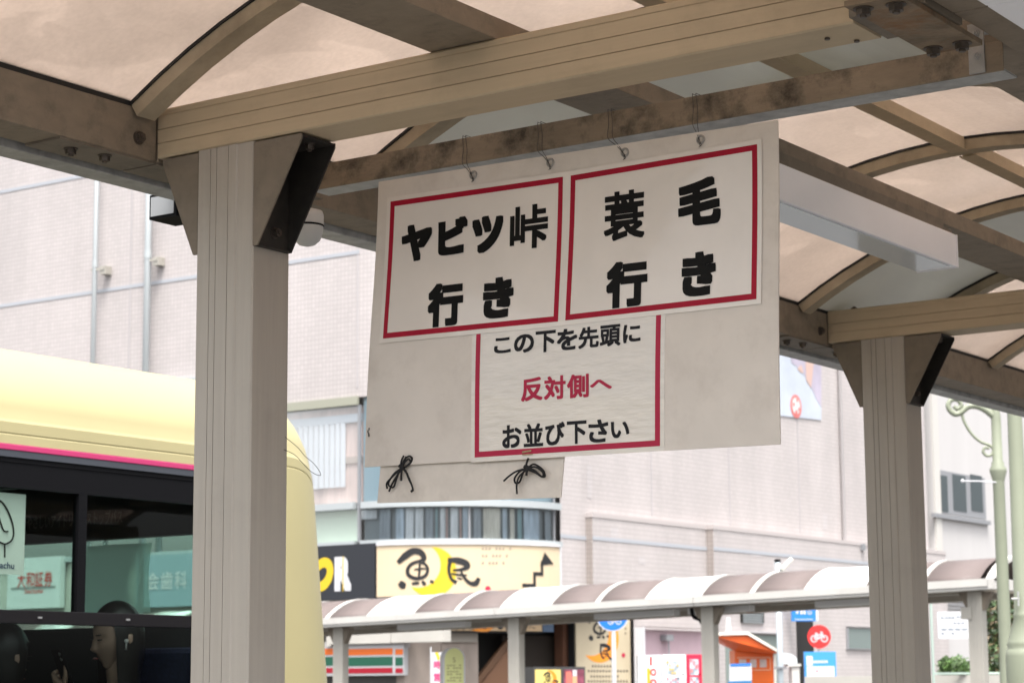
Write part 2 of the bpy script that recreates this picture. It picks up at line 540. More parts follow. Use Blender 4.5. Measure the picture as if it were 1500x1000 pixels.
def make_beam(y):
    g = 0.0018
    ZH = ZT - ZB
    def prof():
        P = [(y, ZB + 0.003)]
        for f in (0.30, 0.585, 0.86):
            z = ZB + ZH * f
            dd = 0.003 if f < 0.8 else 0.0015
            P += [(y, z - g / 2), (y + dd, z - g / 2), (y + dd, z + g / 2), (y, z + g / 2)]
        P += [(y, ZT - 0.004), (y + 0.003, ZT), (y + 0.107, ZT), (y + 0.110, ZT - 0.003), (y + 0.110, ZB + 0.003), (y + 0.107, ZB), (y + 0.003, ZB)]
        return P
    bm = BM()
    prism(bm, [(XL + 0.002, a, b) for a, b in prof()], (-1.529 - XL, 0, 0))
    b = obj('cross_beam', bm, M['alu'], SH)
    for x in (-1.60, -1.565):
        bm = BM()
        cyl(bm, (x, y + 0.05 + (x + 1.6) * 1.2, ZB - 0.001), (x, y + 0.05 + (x + 1.6) * 1.2, ZB - 0.004), 0.005, n=10)
        obj('rivet', bm, M['bolt'], b)
    bolts(b, 'beam_bolt', [((-3.05, y + 0.055, ZT), (0, 0, 1))])
    return b
POST = make_post(Y1)
BEAM = make_beam(Y1)
for k in (1, 2):
    inst(POST, (0, BAY * k, 0), SH)
    inst(BEAM, (0, BAY * k, 0), SH)
YA, YE = 2.2, 11.6
# side beam (box with a sloped lip) and gutter outside it
edges = [YA] + [Y1 + BAY * k for k in (0, 1, 2)] + [YE]
for ya, yb in zip(edges, edges[1:]):
    bm = BM()
    box(bm, -3.225, XL, ya + 0.003, yb - 0.003, 2.685, 2.788, bev=0.002)
    s = obj('side_beam', bm, M['alu_side'], SH)
    for yy, sgn in ((yb, -1), (ya, 1)):
        if yy in (YA, YE): continue
        bolts(s, 'beam_bolt', [((XL, yy + sgn * 0.055, 2.725), (1, 0, 0)), ((XL - 0.03, yy + sgn * 0.12, 2.6795), (0, 0, -1)), ((XL - 0.045, yy + sgn * 0.20, 2.6795), (0, 0, -1))])
        bm = BM()
        y0, y1 = sorted((yy + sgn * 0.004, yy + sgn * 0.27))
        box(bm, -3.222, XL - 0.002, y0, y1, 2.680, 2.6845)
        obj('splice_plate', bm, M['dark_bracket'], s)
bm = BM()
box(bm, -3.305, -3.238, YA, YE, 2.672, 2.80, bev=0.002)
obj('gutter', bm, M['galv'], SH)
bm = BM()
box(bm, -3.238, -3.226, YA, YE, 2.70, 2.79)
obj('gutter_gasket', bm, M['rubber'], SH)
bm = BM()
box(bm, -3.237, XL - 0.0015, YA, YE, 2.7886, 2.812)
obj('seal_strip', bm, M['rubber'], SH)
# ribs and roof sheets
rib0 = None
for y in RIBS:
    if rib0 is None:
        bm = BM(); arc_solid(bm, VR - 0.030, VR - 0.0005, y - 0.026, y + 0.026)
        rib0 = obj('rib', bm, M['alu_rib'], SH)
        bm = BM(); arc_solid(bm, VR, VR + 0.006, y - 0.030, y + 0.030)
        obj('rib_gasket', bm, M['rubber'], rib0)
        YR0 = y
    else:
        inst(rib0, (0, y - YR0, 0), SH)
white_spans = {RIBS[i] for i in range(len(RIBS)) if abs(RIBS[i] - 3.915) < 0.01 or abs(RIBS[i] - 6.13) < 0.01 or abs(RIBS[i] - 1.68) < 0.01 or abs(RIBS[i] - 8.4) < 0.01}
for a, b in zip(RIBS, RIBS[1:]):
    bm = BM(); arc_solid(bm, VR + 0.008, VR + 0.011, a + 0.002, b - 0.002, n=28)
    o = obj('roof_panel', bm, M['panel_white' if a in white_spans else 'panel_brown'], SH, smooth=False)
# ridge purlin pieces
for a, b in zip(RIBS, RIBS[1:]):
    bm = BM()
    box(bm, -2.262, -2.232, a + 0.028, b - 0.028, vz(VX) - 0.032, vz(VX) + 0.004)
    box(bm, -2.272, -2.222, a + 0.028, b - 0.028, vz(VX) - 0.035, vz(VX) - 0.0325)
    obj('ridge_purlin', bm, M['alu'], SH)
# lamp carrier that runs the length of the vault on top of the cross beams
bm = BM()
box(bm, -2.415, -2.2615, YA, YE, ZT + 0.002, ZT + 0.045, bev=0.002)
obj('lamp_carrier', bm, M['alu_side'], SH)
# centre girder, splice plates
bm = BM()
box(bm, -1.385, -1.20, YA, 3.30, 2.704, 2.86, bev=0.002)
obj('centre_girder', bm, M['alu_side'], SH)
bm = BM()
box(bm, -1.385, -1.20, 3.304, YE, 2.704, 2.86, bev=0.002)
obj('centre_girder', bm, M['alu_side'], SH)
def make_splice(y):
    bm = BM()
    box(bm, -1.490, -1.392, y - 0.11, y + 0.225, 2.684, 2.694, bev=0.001)
    s = obj('splice_plate', bm, M['rust'], SH)
    bolts(s, 'plate_bolt', [((x, y + yy, 2.684), (0, 0, -1)) for x, yy in ((-1.468, -0.085), (-1.415, -0.075), (-1.468, 0.19), (-1.415, 0.19))], r=0.0125)
    bm = BM()
    box(bm, -1.525, -1.388, y - 0.02, y + 0.13, 2.6955, 2.80)
    obj('beam_seat', bm, M['dark_bracket'], s)
    return s
sp = make_splice(Y1)
for k in (1, 2): inst(sp, (0, BAY * k, 0), SH)
# angle iron that carries the sign
bm = BM()
AY = 3.55
box(bm, -2.985, -1.40, AY, AY + 0.004, 2.667, 2.7215)
o = obj('sign_rail', bm, M['alu_stain'], SH)
bm = BM()
box(bm, -2.985, -1.40, AY + 0.0045, AY + 0.064, 2.6672, 2.671)
obj('rail_flange', bm, M['galv'], o)
bm = BM()
box(bm, -1.462, -1.432, AY - 0.005, AY - 0.001, 2.668, 2.755, bev=0.001)
box(bm, -1.462, -1.432, AY - 0.005, AY + 0.06, 2.755, 2.759)
obj('rail_bracket', bm, M['galv'], o)
bolts(o, 'rail_bolt', [((-1.447, AY - 0.005, 2.70), (0, -1, 0)), ((-1.447, AY - 0.005, 2.74), (0, -1, 0))], M['galv'], 0.006, 0.004)
# gutter box beside the girder, seen beyond the rail
bm = BM()
box(bm, -1.56, -1.39, 3.64, YE, 2.745, 2.80, bev=0.002)
obj('girder_flange', bm, M['alu_side'], SH)
# second vault on the other side of the girder (overhead and behind the viewer)
bm = BM()
def mir(bm0, fn):
    n0 = len(bm0.verts)
    fn(bm0)
    for v in list(bm0.verts)[n0:]: v.co.x = -2.585 - v.co.x
rib1 = None
for y in RIBS:
    bm = BM(); mir(bm, lambda q: arc_solid(q, VR - 0.030, VR - 0.0005, y - 0.026, y + 0.026))
    obj('rib', bm, M['alu_post'], SH)
for a, b in zip(RIBS, RIBS[1:]):
    bm = BM(); mir(bm, lambda q: arc_solid(q, VR + 0.008, VR + 0.011, a + 0.002, b - 0.002, n=20))
    obj('roof_panel', bm, M['panel_white' if a in white_spans else 'panel_brown'], SH)
for k in (0, 1, 2):
    yk = Y1 + BAY * k
    bm = BM(); mir(bm, lambda q: post_mesh(q, PX0, PX1, yk + 0.001, yk + PD, 0.0, ZB - 0.001))
    obj('post', bm, M['alu_post'], SH)
    bm = BM(); mir(bm, lambda q: box(q, XL + 0.002, -1.40, yk, yk + 0.11, ZB, ZT, bev=0.002))
    obj('cross_beam', bm, M['alu'], SH)
bm = BM(); mir(bm, lambda q: box(q, -3.225, XL, YA, YE, 2.685, 2.788, bev=0.002))
obj('side_beam', bm, M['alu_side'], SH)

# ------------------------------------------------------------------ lettering helper
TXT = {}
def glyph(ch):
    key = ch
    if key not in TXT:
        c = bpy.data.curves.new('glyph', 'FONT')
        c.body = ch
        c.resolution_u = 4
        c.fill_mode = 'FRONT'
        o = bpy.data.objects.new('glyph', c)
        COL.objects.link(o)
        dg = bpy.context.evaluated_depsgraph_get()
        me = bpy.data.meshes.new_from_object(o.evaluated_get(dg))
        TXT[key] = ([v.co.xy.copy() for v in me.vertices], [tuple(p.vertices) for p in me.polygons])
        bpy.data.objects.remove(o)
        bpy.data.curves.remove(c)
        bpy.data.meshes.remove(me)
    return TXT[key]
def put_text(bm, body, fn, cu, cv, w, h, off=0.0, mi=0):
    """glyph outlines scaled into the box w x h centred on (cu, cv); fn(u, v) -> point on the surface.
    off (in ems) thickens the strokes: the outline is laid several times, each a hair higher"""
    V, Fs = glyph(body)
    if not V: return
    x0, x1 = min(v.x for v in V) - off, max(v.x for v in V) + off
    y0, y1 = min(v.y for v in V) - off, max(v.y for v in V) + off
    e = 0.002
    nrm = (fn(cu + e, cv) - fn(cu, cv)).cross(fn(cu, cv + e) - fn(cu, cv)).normalized()
    if nrm.dot(CO - fn(cu, cv)) < 0: nrm = -nrm
    lift = 0.000025 if h < 0.3 else 0.0004
    sh = [(0, 0)]
    if off: sh += [(a * off, b * off) for a in (-0.9, -0.45, 0, 0.45, 0.9) for b in (-0.9, -0.45, 0, 0.45, 0.9) if max(abs(a), abs(b)) > 0.5]
    for k, (dx, dy) in enumerate(sh):
        vs = [bm.verts.new(fn(cu + ((v.x + dx - x0) / (x1 - x0) - 0.5) * w, cv + ((v.y + dy - y0) / (y1 - y0) - 0.5) * h) + nrm * (lift * k)) for v in V]
        for f in Fs:
            if len(set(f)) < 3: continue
            bm.faces.new([vs[i] for i in f]).material_index = mi

# ------------------------------------------------------------------ the hanging sign
S0 = Vector((-2.8393, 3.600, 2.6766)) + Vector((0, 0, 0))
SM = Matrix(((0.9993, 0.0291, 0.0227), (-0.0292, 0.9996, 0.0017), (-0.0226, -0.0024, 0.9997)))
SU, SN, SV = SM.col[0].copy(), -SM.col[1].copy(), SM.col[2].copy()
SW, SHH = 0.9795, 0.6139
SHIFT = (3.546 - 3.600) / 3.6       # slide the fitted plane along the sight lines to hang just in front of the rail
S0 = CO + (S0 - CO) * (1 + SHIFT)
SW *= 1 + SHIFT; SHH *= 1 + SHIFT
def sp3(u, v, n=0.0): return S0 + SU * u + SV * v + SN * n
def suv(px, py):
    p = at(px, py, pl=(S0, SN)) - S0
    return p.dot(SU), p.dot(SV)
HS = thing('hanging_sign', 'wide white sign board hung by four wires from the shelter rail', 'sign', tuple(sp3(SW / 2, 0)))
bm = BM()
NB = 14
# slightly bowed board, 4 mm thick
def ul(v): return -0.0215 * v / -SHH
def bow(u, v): return 0.004 * math.sin(3.1 * u / SW + 0.4) * (v / -SHH) + 0.0025 * math.sin(7 * v / SHH)
ug = lambda i, j: ul(-SHH * j / NB) + (SW - ul(-SHH * j / NB)) * i / NB
front = [[bm.verts.new(sp3(ug(i, j), -SHH * j / NB, bow(ug(i, j), -SHH * j / NB) - 0.004)) for i in range(NB + 1)] for j in range(NB + 1)]
back = [[bm.verts.new(sp3(ug(i, j), -SHH * j / NB, bow(ug(i, j), -SHH * j / NB) - 0.008)) for i in range(NB + 1)] for j in range(NB + 1)]
for j in range(NB):
    for i in range(NB):
        bm.faces.new((front[j][i], front[j][i + 1], front[j + 1][i + 1], front[j + 1][i]))
        bm.faces.new((back[j][i], back[j + 1][i], back[j + 1][i + 1], back[j][i + 1]))
for i in range(NB):
    bm.faces.new((front[0][i], back[0][i], back[0][i + 1], front[0][i + 1]))
    bm.faces.new((front[NB][i], front[NB][i + 1], back[NB][i + 1], back[NB][i]))
    bm.faces.new((front[i][0], front[i + 1][0], back[i + 1][0], back[i][0]))
    bm.faces.new((front[i][NB], back[i][NB], back[i + 1][NB], front[i + 1][NB]))
obj('board', bm, M['board'], HS, smooth=False)
def sfn(n): return lambda u, v: sp3(u, v, bow(u, v) - 0.004 + n)
def bilin(q, a, b):
    (u0, v0), (u1, v1), (u2, v2), (u3, v3) = q   # tl tr br bl
    return ((u0 * (1 - a) + u1 * a) * (1 - b) + (u3 * (1 - a) + u2 * a) * b, (v0 * (1 - a) + v1 * a) * (1 - b) + (v3 * (1 - a) + v2 * a) * b)
def patch(bm, q, n0, n1, k=10, mi=0):
    """thin slab on the board filling the quad q (uv corners tl tr br bl)"""
    A = [[bm.verts.new(sfn(n1)(*bilin(q, i / k, j / k))) for i in range(k + 1)] for j in range(k + 1)]
    B = [[bm.verts.new(sfn(n0)(*bilin(q, i / k, j / k))) for i in range(k + 1)] for j in range(k + 1)]
    for j in range(k):
        for i in range(k):
            bm.faces.new((A[j][i], A[j][i + 1], A[j + 1][i + 1], A[j + 1][i])).material_index = mi
    for i in range(k):
        for a, b, c, d in ((A[0][i], B[0][i], B[0][i + 1], A[0][i + 1]), (A[k][i], A[k][i + 1], B[k][i + 1], B[k][i]), (A[i][0], A[i + 1][0], B[i + 1][0], B[i][0]), (A[i][k], B[i][k], B[i + 1][k], A[i + 1][k])):
            bm.faces.new((a, b, c, d)).material_index = mi
def grow(q, g):
    cu, cv = sum(p[0] for p in q) / 4, sum(p[1] for p in q) / 4
    return [(u + (g if u > cu else -g), v + (g if v > cv else -g)) for u, v in q]
def notice(corn, base, red, lines, ink2=None, label=None, sheet='sheet'):
    q = [suv(*c) for c in corn]
    bm = BM()
    patch(bm, grow(q, 0.0095), base, base + 0.0006)
    s = obj('notice_sheet', bm, M[sheet], HS)
    if label: s['label'] = label
    bm = BM()
    t = 0.0112
    qi = grow(q, -t)
    k = 14
    for a, b, c, d in ((q[0], q[1], qi[1], qi[0]), (q[1], q[2], qi[2], qi[1]), (q[2], q[3], qi[3], qi[2]), (q[3], q[0], qi[0], qi[3])):
        for i in range(k):
            f = lambda P, Q, s_: (P[0] + (Q[0] - P[0]) * s_, P[1] + (Q[1] - P[1]) * s_)
            quad(bm, [sfn(base + 0.0010)(*f(a, b, i / k)), sfn(base + 0.0010)(*f(a, b, (i + 1) / k)), sfn(base + 0.0010)(*f(d, c, (i + 1) / k)), sfn(base + 0.0010)(*f(d, c, i / k))])
    obj('red_border', bm, M[red], s)
    for body, pa, pb, wpx, hpx, off, inkm in lines:
        bm = BM()
        n = len(body)
        for i, ch in enumerate(body):
            px = pa[0] + (pb[0] - pa[0]) * (i / max(n - 1, 1))
            py = pa[1] + (pb[1] - pa[1]) * (i / max(n - 1, 1))
            ws = hs = 1
            if ch in 'このへいきに': hs = 0.86
            if ch == 'へ': hs = 0.42
            if ch == 'い': hs, ws = 0.72, 0.92
            if ch == 'こ': hs, ws = 0.72, 0.85
            if ch == 'に': hs, ws = 0.85, 0.85
            cu, cv = suv(px, py)
            sc = (sp3(cu, cv) - CO).dot(FW) / FPX
            put_text(bm, ch, sfn(base + 0.0011), cu, cv, wpx * ws * sc / 0.822, hpx * hs * sc, off)
        obj('lettering', bm, M[inkm], s)
notice([(698.6, 470), (968.6, 443), (965.8, 652.8), (695, 669.8)], 0.0002, 'red_faded',
       [('この下を先頭に', (737, 506), (926, 488.5), 30, 32, 0.034, 'ink_grey'), ('反対側へ', (780, 570), (881, 563), 32, 35, 0.034, 'red_faded'), ('お並び下さい', (750, 639), (908, 629), 29, 34, 0.032, 'ink_grey')],
       label='lower notice sheet asking people to queue on the opposite side', sheet='sheet_wet')
notice([(571, 295), (823.6, 258.6), (818.5, 471), (561.5, 496)], 0.0016, 'red',
       [('ヤ', (609, 355), (609, 355), 48, 56, 0.07, 'ink'), ('ビ', (662, 345.5), (662, 345.5), 46, 56, 0.07, 'ink'), ('ツ', (713, 342.5), (713, 342.5), 48, 56, 0.07, 'ink'), ('峠', (773.5, 332), (773.5, 332), 57, 66, 0.03, 'ink'),
        ('行', (652.5, 446), (652.5, 446), 55, 66, 0.06, 'ink'), ('き', (730, 436), (730, 436), 47, 72, 0.062, 'ink')],
       label='left notice sheet for the mountain pass bus')
notice([(835, 257), (1108, 211), (1108, 438), (829, 469.5)], 0.0016, 'red',
       [('蓑', (913, 315), (913, 315), 59, 74, 0.028, 'ink'), ('毛', (1023, 295), (1023, 295), 61, 72, 0.06, 'ink'),
        ('行', (918, 416), (918, 416), 60, 70, 0.06, 'ink'), ('き', (1023, 401), (1023, 401), 49, 78, 0.062, 'ink')],
       label='right notice sheet for the village bus')
# eyelets and wires
for (ex, ey), wx in (((692, 256), (681, 213)), ((805, 238), (791, 192)), ((914, 223), (894, 171)), ((1025, 204), (1018, 150))):
    u, v = suv(ex, ey)
    bm = BM()
    c = sp3(u, v, bow(u, v) - 0.0035)
    ring = [c + SU * (0.0075 * math.cos(2 * math.pi * k / 20)) + SV * (0.0075 * math.sin(2 * math.pi * k / 20)) + SN * 0.001 for k in range(20)]
    tube(bm, ring, 0.0022, closed=True)
    ring = [c + SU * (0.0048 * math.cos(2 * math.pi * k / 16)) + SV * (0.0048 * math.sin(2 * math.pi * k / 16)) for k in range(16)]
    quad(bm, ring, 1)
    e = obj('eyelet', bm, [M['eyelet'], M['board']], HS)
    bm = BM()
    for dx in (-0.004, 0.0035):
        top = at(wx[0], wx[1], y=AY - 0.003) + Vector((dx, 0, 0))
        top.z = 2.7215
        mid = Vector((top.x + dx * 0.5, AY - 0.004, 2.668))
        pts = [top + Vector((0, 0.05, 0.004)), top + Vector((0, 0.004, 0.0035)), top + Vector((0, -0.002, 0.001)), (top + mid) / 2 + Vector((0.002, -0.001, 0)), mid, mid.lerp(c, 0.6) + SN * 0.004, c + SN * 0.004 - SV * 0.004, c - SN * 0.004 - SV * 0.006]
        tube(bm, spline(pts, 5), 0.0007, n=6)
    tube(bm, spline([c + SN * 0.004 - SV * 0.006, c - SV * 0.012 + SN * 0.003, c - SV * 0.014 + SU * 0.003 + SN * 0.004], 4), 0.0007, n=5)
    tube(bm, spline([c + SN * 0.004 - SV * 0.006, c - SV * 0.011 + SN * 0.003 + SU * 0.003, c - SV * 0.015 - SU * 0.002 + SN * 0.004], 4), 0.0007, n=5)
    obj('hanging_wire', bm, M['wire'], HS)
# chip of damaged surface at the left edge
bm = BM()
u, v = suv(540, 632)
for k in range(5):
    a = random.uniform(-0.004, 0.004)
    obox(bm, sp3(u + a, v + random.uniform(-0.009, 0.009), bow(u, v) - 0.0035), SU * 0.0012, SV * random.uniform(0.002, 0.005), SN * 0.0006)
obj('peeled_tape', bm, M['wire'], HS)
bm = BM()
u, v = suv(772, 661)
obox(bm, sp3(u, v, bow(u, v) - 0.0015), SU * 0.011 + SV * 0.001, SV * 0.0016, SN * 0.0005)
obox(bm, sp3(u + 0.002, v - 0.006, bow(u, v) - 0.0012), SU * 0.013, SV * 0.0009, SN * 0.0004)
obj('adhesive_tape', bm, mat('old_tape', (0.35, 0.26, 0.13), 0.4, var=0.3, vscale=80), HS)

# small board tied below, with its bows of cord
q = [suv(554, 668), suv(823, 655), suv(817, 728), suv(548, 736)]
SB = thing('small_board', 'small narrow board tied with black cord below the hanging sign', 'board', tuple(sp3(*suv(690, 735))))
bm = BM()
prism(bm, [sp3(u, v, -0.013) for u, v in q], SN * 0.003)
obj('panel', bm, M['board_low'], SB)
def P(px, py, n=0.004):
    u, v = suv(px, py)
    return sp3(u, v, bow(u, max(v, -SHH)) - 0.004 + n)
def cordline(bm, pts, r=0.0020):
    tube(bm, spline([P(x, y, 0.004 + 0.004 * math.sin(i * 1.3)) for i, (x, y) in enumerate(pts)], 6), r, n=8)
bm = BM()
cordline(bm, [(592, 667), (590, 676), (589, 685), (591, 676), (594, 668)], 0.0019)
cordline(bm, [(589, 686), (594, 674), (601, 668), (603, 672), (598, 680), (590, 686)])
cordline(bm, [(589, 686), (595, 677), (600, 672), (600, 677), (592, 684)])
cordline(bm, [(589, 685), (580, 693), (571, 705), (569, 711), (575, 713), (581, 703), (587, 690)])
cordline(bm, [(589, 685), (578, 697), (568, 707), (566, 715)])
cordline(bm, [(588, 687), (582, 699), (575, 710), (569, 719)])
cordline(bm, [(590, 685), (596, 689), (600, 699), (603, 712), (604, 719)])
cordline(bm, [(590, 686), (597, 692), (601, 703), (602.5, 710)])
cordline(bm, [(589, 684), (590, 694), (589, 704)], 0.0024)
for k in range(3): cordline(bm, [(585 + k * 2, 683 + k * 2), (589, 681 + k * 3), (593 - k, 684 + k * 2)], 0.0024)
lathe(bm, P(603.5, 719), [(0.001, -0.003), (0.003, 0), (0.001, 0.003)], n=8)
obj('cord_bow', bm, M['cord'], SB)
bm = BM()
cordline(bm, [(775, 671), (774, 679), (773, 686)], 0.0022)
cordline(bm, [(773, 686), (785, 680), (797, 688), (798, 697), (792, 697), (783, 688), (774, 687)])
cordline(bm, [(773, 686), (787, 684), (797, 692), (794, 698), (784, 692), (774, 688)])
cordline(bm, [(773, 686), (760, 690), (748, 697), (738, 704)])
cordline(bm, [(773, 687), (765, 690), (756, 700), (755, 707), (761, 705), (767, 694), (773, 687)])
cordline(bm, [(772, 688), (764, 697), (759, 708), (757, 723)])
cordline(bm, [(773, 686), (774, 692), (773, 696)], 0.0026)
for k in range(3): cordline(bm, [(769 + k, 684 + k * 2), (773, 682 + k * 3), (778 - k, 685 + k * 2)], 0.0025)
obj('cord_bow', bm, M['cord'], SB)

# ------------------------------------------------------------------ lamps and fittings under the shelter
LP = thing('tube_lamp', 'long white tube lamp box under the roof right of the hanging sign', 'lamp', (-2.24, 4.6, 2.79))
e0 = at(1400.5, 343.5, x=-2.205)
bm = BM()
ye = e0.y
zt = e0.z
box(bm, -2.318, -2.205, 3.95, ye, zt - 0.086, zt, bev=0.003)
obj('diffuser', bm, M['lamp_white'], LP)
bm = BM()
box(bm, -2.320, -2.203, ye + 0.0005, ye + 0.006, zt - 0.088, zt, bev=0.002)
obj('end_cap', bm, M['lamp_white'], LP)
bm = BM()
tube(bm, spline([(-2.26, ye + 0.004, zt - 0.03), (-2.26, ye + 0.05, zt - 0.035), (-2.265, ye + 0.09, zt - 0.005), (-2.28, ye + 0.13, 2.80)], 6), 0.005, n=8)
obj('cable', bm, M['galv'], LP)
bm = BM()
box(bm, -2.31, -2.213, 3.98, ye - 0.03, zt - 0.0885, zt - 0.0862)
obj('lens', bm, M['lamp_clear'], LP)
bm = BM()
box(bm, -2.305, -2.215, 3.94, ye - 0.004, zt + 0.0005, zt + 0.012)
box(bm, -2.29, -2.24, 3.94, ye + 0.002, zt + 0.0125, 2.797)
obj('mount', bm, M['dark_bracket'], LP)  # dark colour puts in the black shadow gap above the lamp
LP2 = thing('tube_lamp', 'white tube lamp box beside the centre girder at the upper right corner', 'lamp', (-1.25, 3.4, 2.70))
lx = at(1465, 23, z=2.655).x
for ya, yb in ((2.2, at(1447, 10, z=2.655).y - 0.002), (at(1447, 10, z=2.655).y + 0.002, 4.1)):
    bm = BM(); box(bm, lx, lx + 0.11, ya, yb, 2.655, 2.703, bev=0.003)
    obj('diffuser', bm, M['lamp_white'], LP2)
# dome lamp behind the left post
c = at(450, 329, y=3.66)
DL = thing('dome_lamp', 'white rounded dome lamp hung behind the left post bracket', 'lamp', tuple(c))
bm = BM()
lathe(bm, c, [(0.004, -0.050), (0.018, -0.046), (0.029, -0.036), (0.035, -0.018), (0.037, 0.0), (0.037, 0.020), (0.034, 0.030), (0.014, 0.036)], n=28)
obj('shade', bm, M['white'], DL, smooth=True)
bm = BM()
lathe(bm, c + Vector((0, 0, -0.004)), [(0.0368, -0.0015), (0.0378, 0), (0.0378, 0.002), (0.0368, 0.003)], n=28)
obj('seam_ring', bm, M['black'], DL)
bm = BM()
cyl(bm, c + Vector((0, 0, 0.035)), c + Vector((0, 0, 0.055)), 0.011)
box(bm, c.x - 0.02, c.x + 0.035, c.y - 0.02, c.y + 0.012, c.z + 0.0552, c.z + 0.059)
obj('mount', bm, M['dark_bracket'], DL)
# small boxed floodlight outside the gutter
c = at(254, 305, x=-3.36)
FL = thing('flood_lamp', 'small black framed flood lamp outside the left post', 'lamp', tuple(c))
bm = BM()
box(bm, -3.40, -3.318, c.y - 0.035, c.y - 0.031, c.z - 0.028, c.z + 0.028)
box(bm, -3.40, -3.318, c.y - 0.03, c.y + 0.05, c.z - 0.028, c.z - 0.024)
box(bm, -3.40, -3.396, c.y - 0.03, c.y + 0.05, c.z - 0.0235, c.z + 0.028)
box(bm, -3.322, -3.318, c.y - 0.03, c.y + 0.05, c.z - 0.0235, c.z + 0.028)
box(bm, -3.37, -3.35, c.y - 0.01, c.y + 0.01, c.z + 0.0285, 2.671)
obj('housing', bm, M['black'], FL)
bm = BM()
box(bm, -3.394, -3.324, c.y - 0.0375, c.y - 0.0355, c.z - 0.022, c.z + 0.022)
obj('lens', bm, mat('flood_lens', (0.30, 0.31, 0.32), 0.3), FL)
# loose wire at the post
bm = BM()
pts = [at(x, y, x=-2.854) for x, y in ((418, 640), (436, 655), (447, 668), (459, 678), (468, 690), (469, 696), (458, 692), (446, 681), (432, 666), (416, 658))]
tube(bm, spline(pts, 5), 0.0006, n=5)
LW = obj('loose_wire', bm, M['wire'], None, origin=tuple(pts[0]))
tag(LW, 'thin loose wire loop sticking out from the left post', 'wire')

# ------------------------------------------------------------------ the bus
BX = -5.4
M['bus_yellow'] = mat('pale_yellow_paint', (0.395, 0.347, 0.18), 0.45, coat=0.1, var=0.03, vscale=2.5)
M['bus_pink'] = mat('pink_stripe', (0.46, 0.03, 0.13), 0.25, coat=0.7)
M['bus_slate'] = mat('slate_trim', (0.045, 0.05, 0.062), 0.35)
M['bus_glass'] = glass('tinted_bus_glass', (0.74, 0.84, 0.80), 0.5)
M['bus_low_glass'] = glass('dark_bus_glass', (0.47, 0.52, 0.50), 0.8)
M['wind_glass'] = glass('green_windscreen', (0.76, 0.91, 0.85), 0.4)
M['bus_in'] = mat('bus_interior', (0.045, 0.048, 0.05), 0.7)
M['bus_floor'] = mat('bus_floor', (0.06, 0.06, 0.065), 0.8)
M['seat_blue'] = mat('navy_seat_fabric', (0.010, 0.014, 0.038), 0.9, var=0.4, vscale=90)
BUS = thing('bus', 'pale yellow city bus with a pink stripe and dark side windows', 'bus', (-6.6, 2.5, -0.15))
zP1, zP0 = at(0, 648, x=BX).z, at(0, 657, x=BX).z
zS0 = at(0, 667, x=BX).z
zWT = at(0, 712, x=BX).z
zBT, zBB = at(0, 892, x=BX).z, at(0, 912, x=BX).z
BY0, BYE = -3.2, at(470, 800, x=BX).y + 0.10
BW = 2.45
WY1 = 5.98                    # end of the side windows
# section: near side, up over the roof, to the far side
zL = at(0, 613, x=BX).z
zR = at(0, 633, x=BX).z
def bus_section():
    P = [(0, 0.25), (0, 1.05), (0, zP1 + 0.001), (0, zR - 0.004), (0.0025, zR), (0.0, zR + 0.004), (0.0, zL - 0.006), (0.003, zL), (0.006, zL + 0.006)]
    zc, rx, rz = zL + 0.006, 0.42, 0.30
    for i in range(1, 13):
        a = math.pi / 2 * i / 12
        P.append((0.006 + rx * (1 - math.cos(a)), zc + rz * math.sin(a)))
    P.append((BW / 2, zc + rz + 0.03))
    return P + [(BW - a, b) for a, b in reversed(P[:-1])]
SEC = bus_section()
r_end = 0.30
def bus_ring(y):
    t = max(0.0, y - (BYE - r_end))
    ins = r_end - math.sqrt(max(r_end ** 2 - t * t, 0)) if t > 0 else 0
    ins *= 0.8
    out = []
    for a, z in SEC:
        k = max(0, min(1, (z - 1.9) / 0.7))
        up = ins * (0.25 + 0.9 * k)
        aa = a + (ins * 0.55 if a < BW / 2 else -ins * 0.55)
        lean = 0.10 * max(0, (2.5 - z)) * min(1, max(0, (y - (BYE - 0.6)) / 0.6))
        out.append(Vector((BX - aa, y + lean - 0.06 * k * (t / r_end) ** 2, z - up * k)))
    return out
ys = [BY0, 0, 3, WY1, 6.05] + [BYE - r_end + r_end * math.sin(math.pi / 2 * i / 10) for i in range(11)]
ys = sorted(set(y for y in ys if y <= BYE))
bm = BM()
RG = [[bm.verts.new(p) for p in bus_ring(y)] for y in ys]
nS = len(SEC)
for i in range(len(ys) - 1):
    for k in range(nS - 1):
        zlo = min(SEC[k][1], SEC[k + 1][1]); zhi = max(SEC[k][1], SEC[k + 1][1])
        if ys[i + 1] <= WY1 + 1e-6 and zlo >= 1.04 and zhi <= zP1 + 0.01: continue
        bm.faces.new((RG[i][k], RG[i + 1][k], RG[i + 1][k + 1], RG[i][k + 1]))
bm.faces.new(RG[0][::-1])
o = obj('body', bm, M['bus_yellow'], BUS, smooth=False)
for p in o.data.polygons: p.use_smooth = True
md = o.modifiers.new('edges', 'EDGE_SPLIT'); md.split_angle = rad(24)
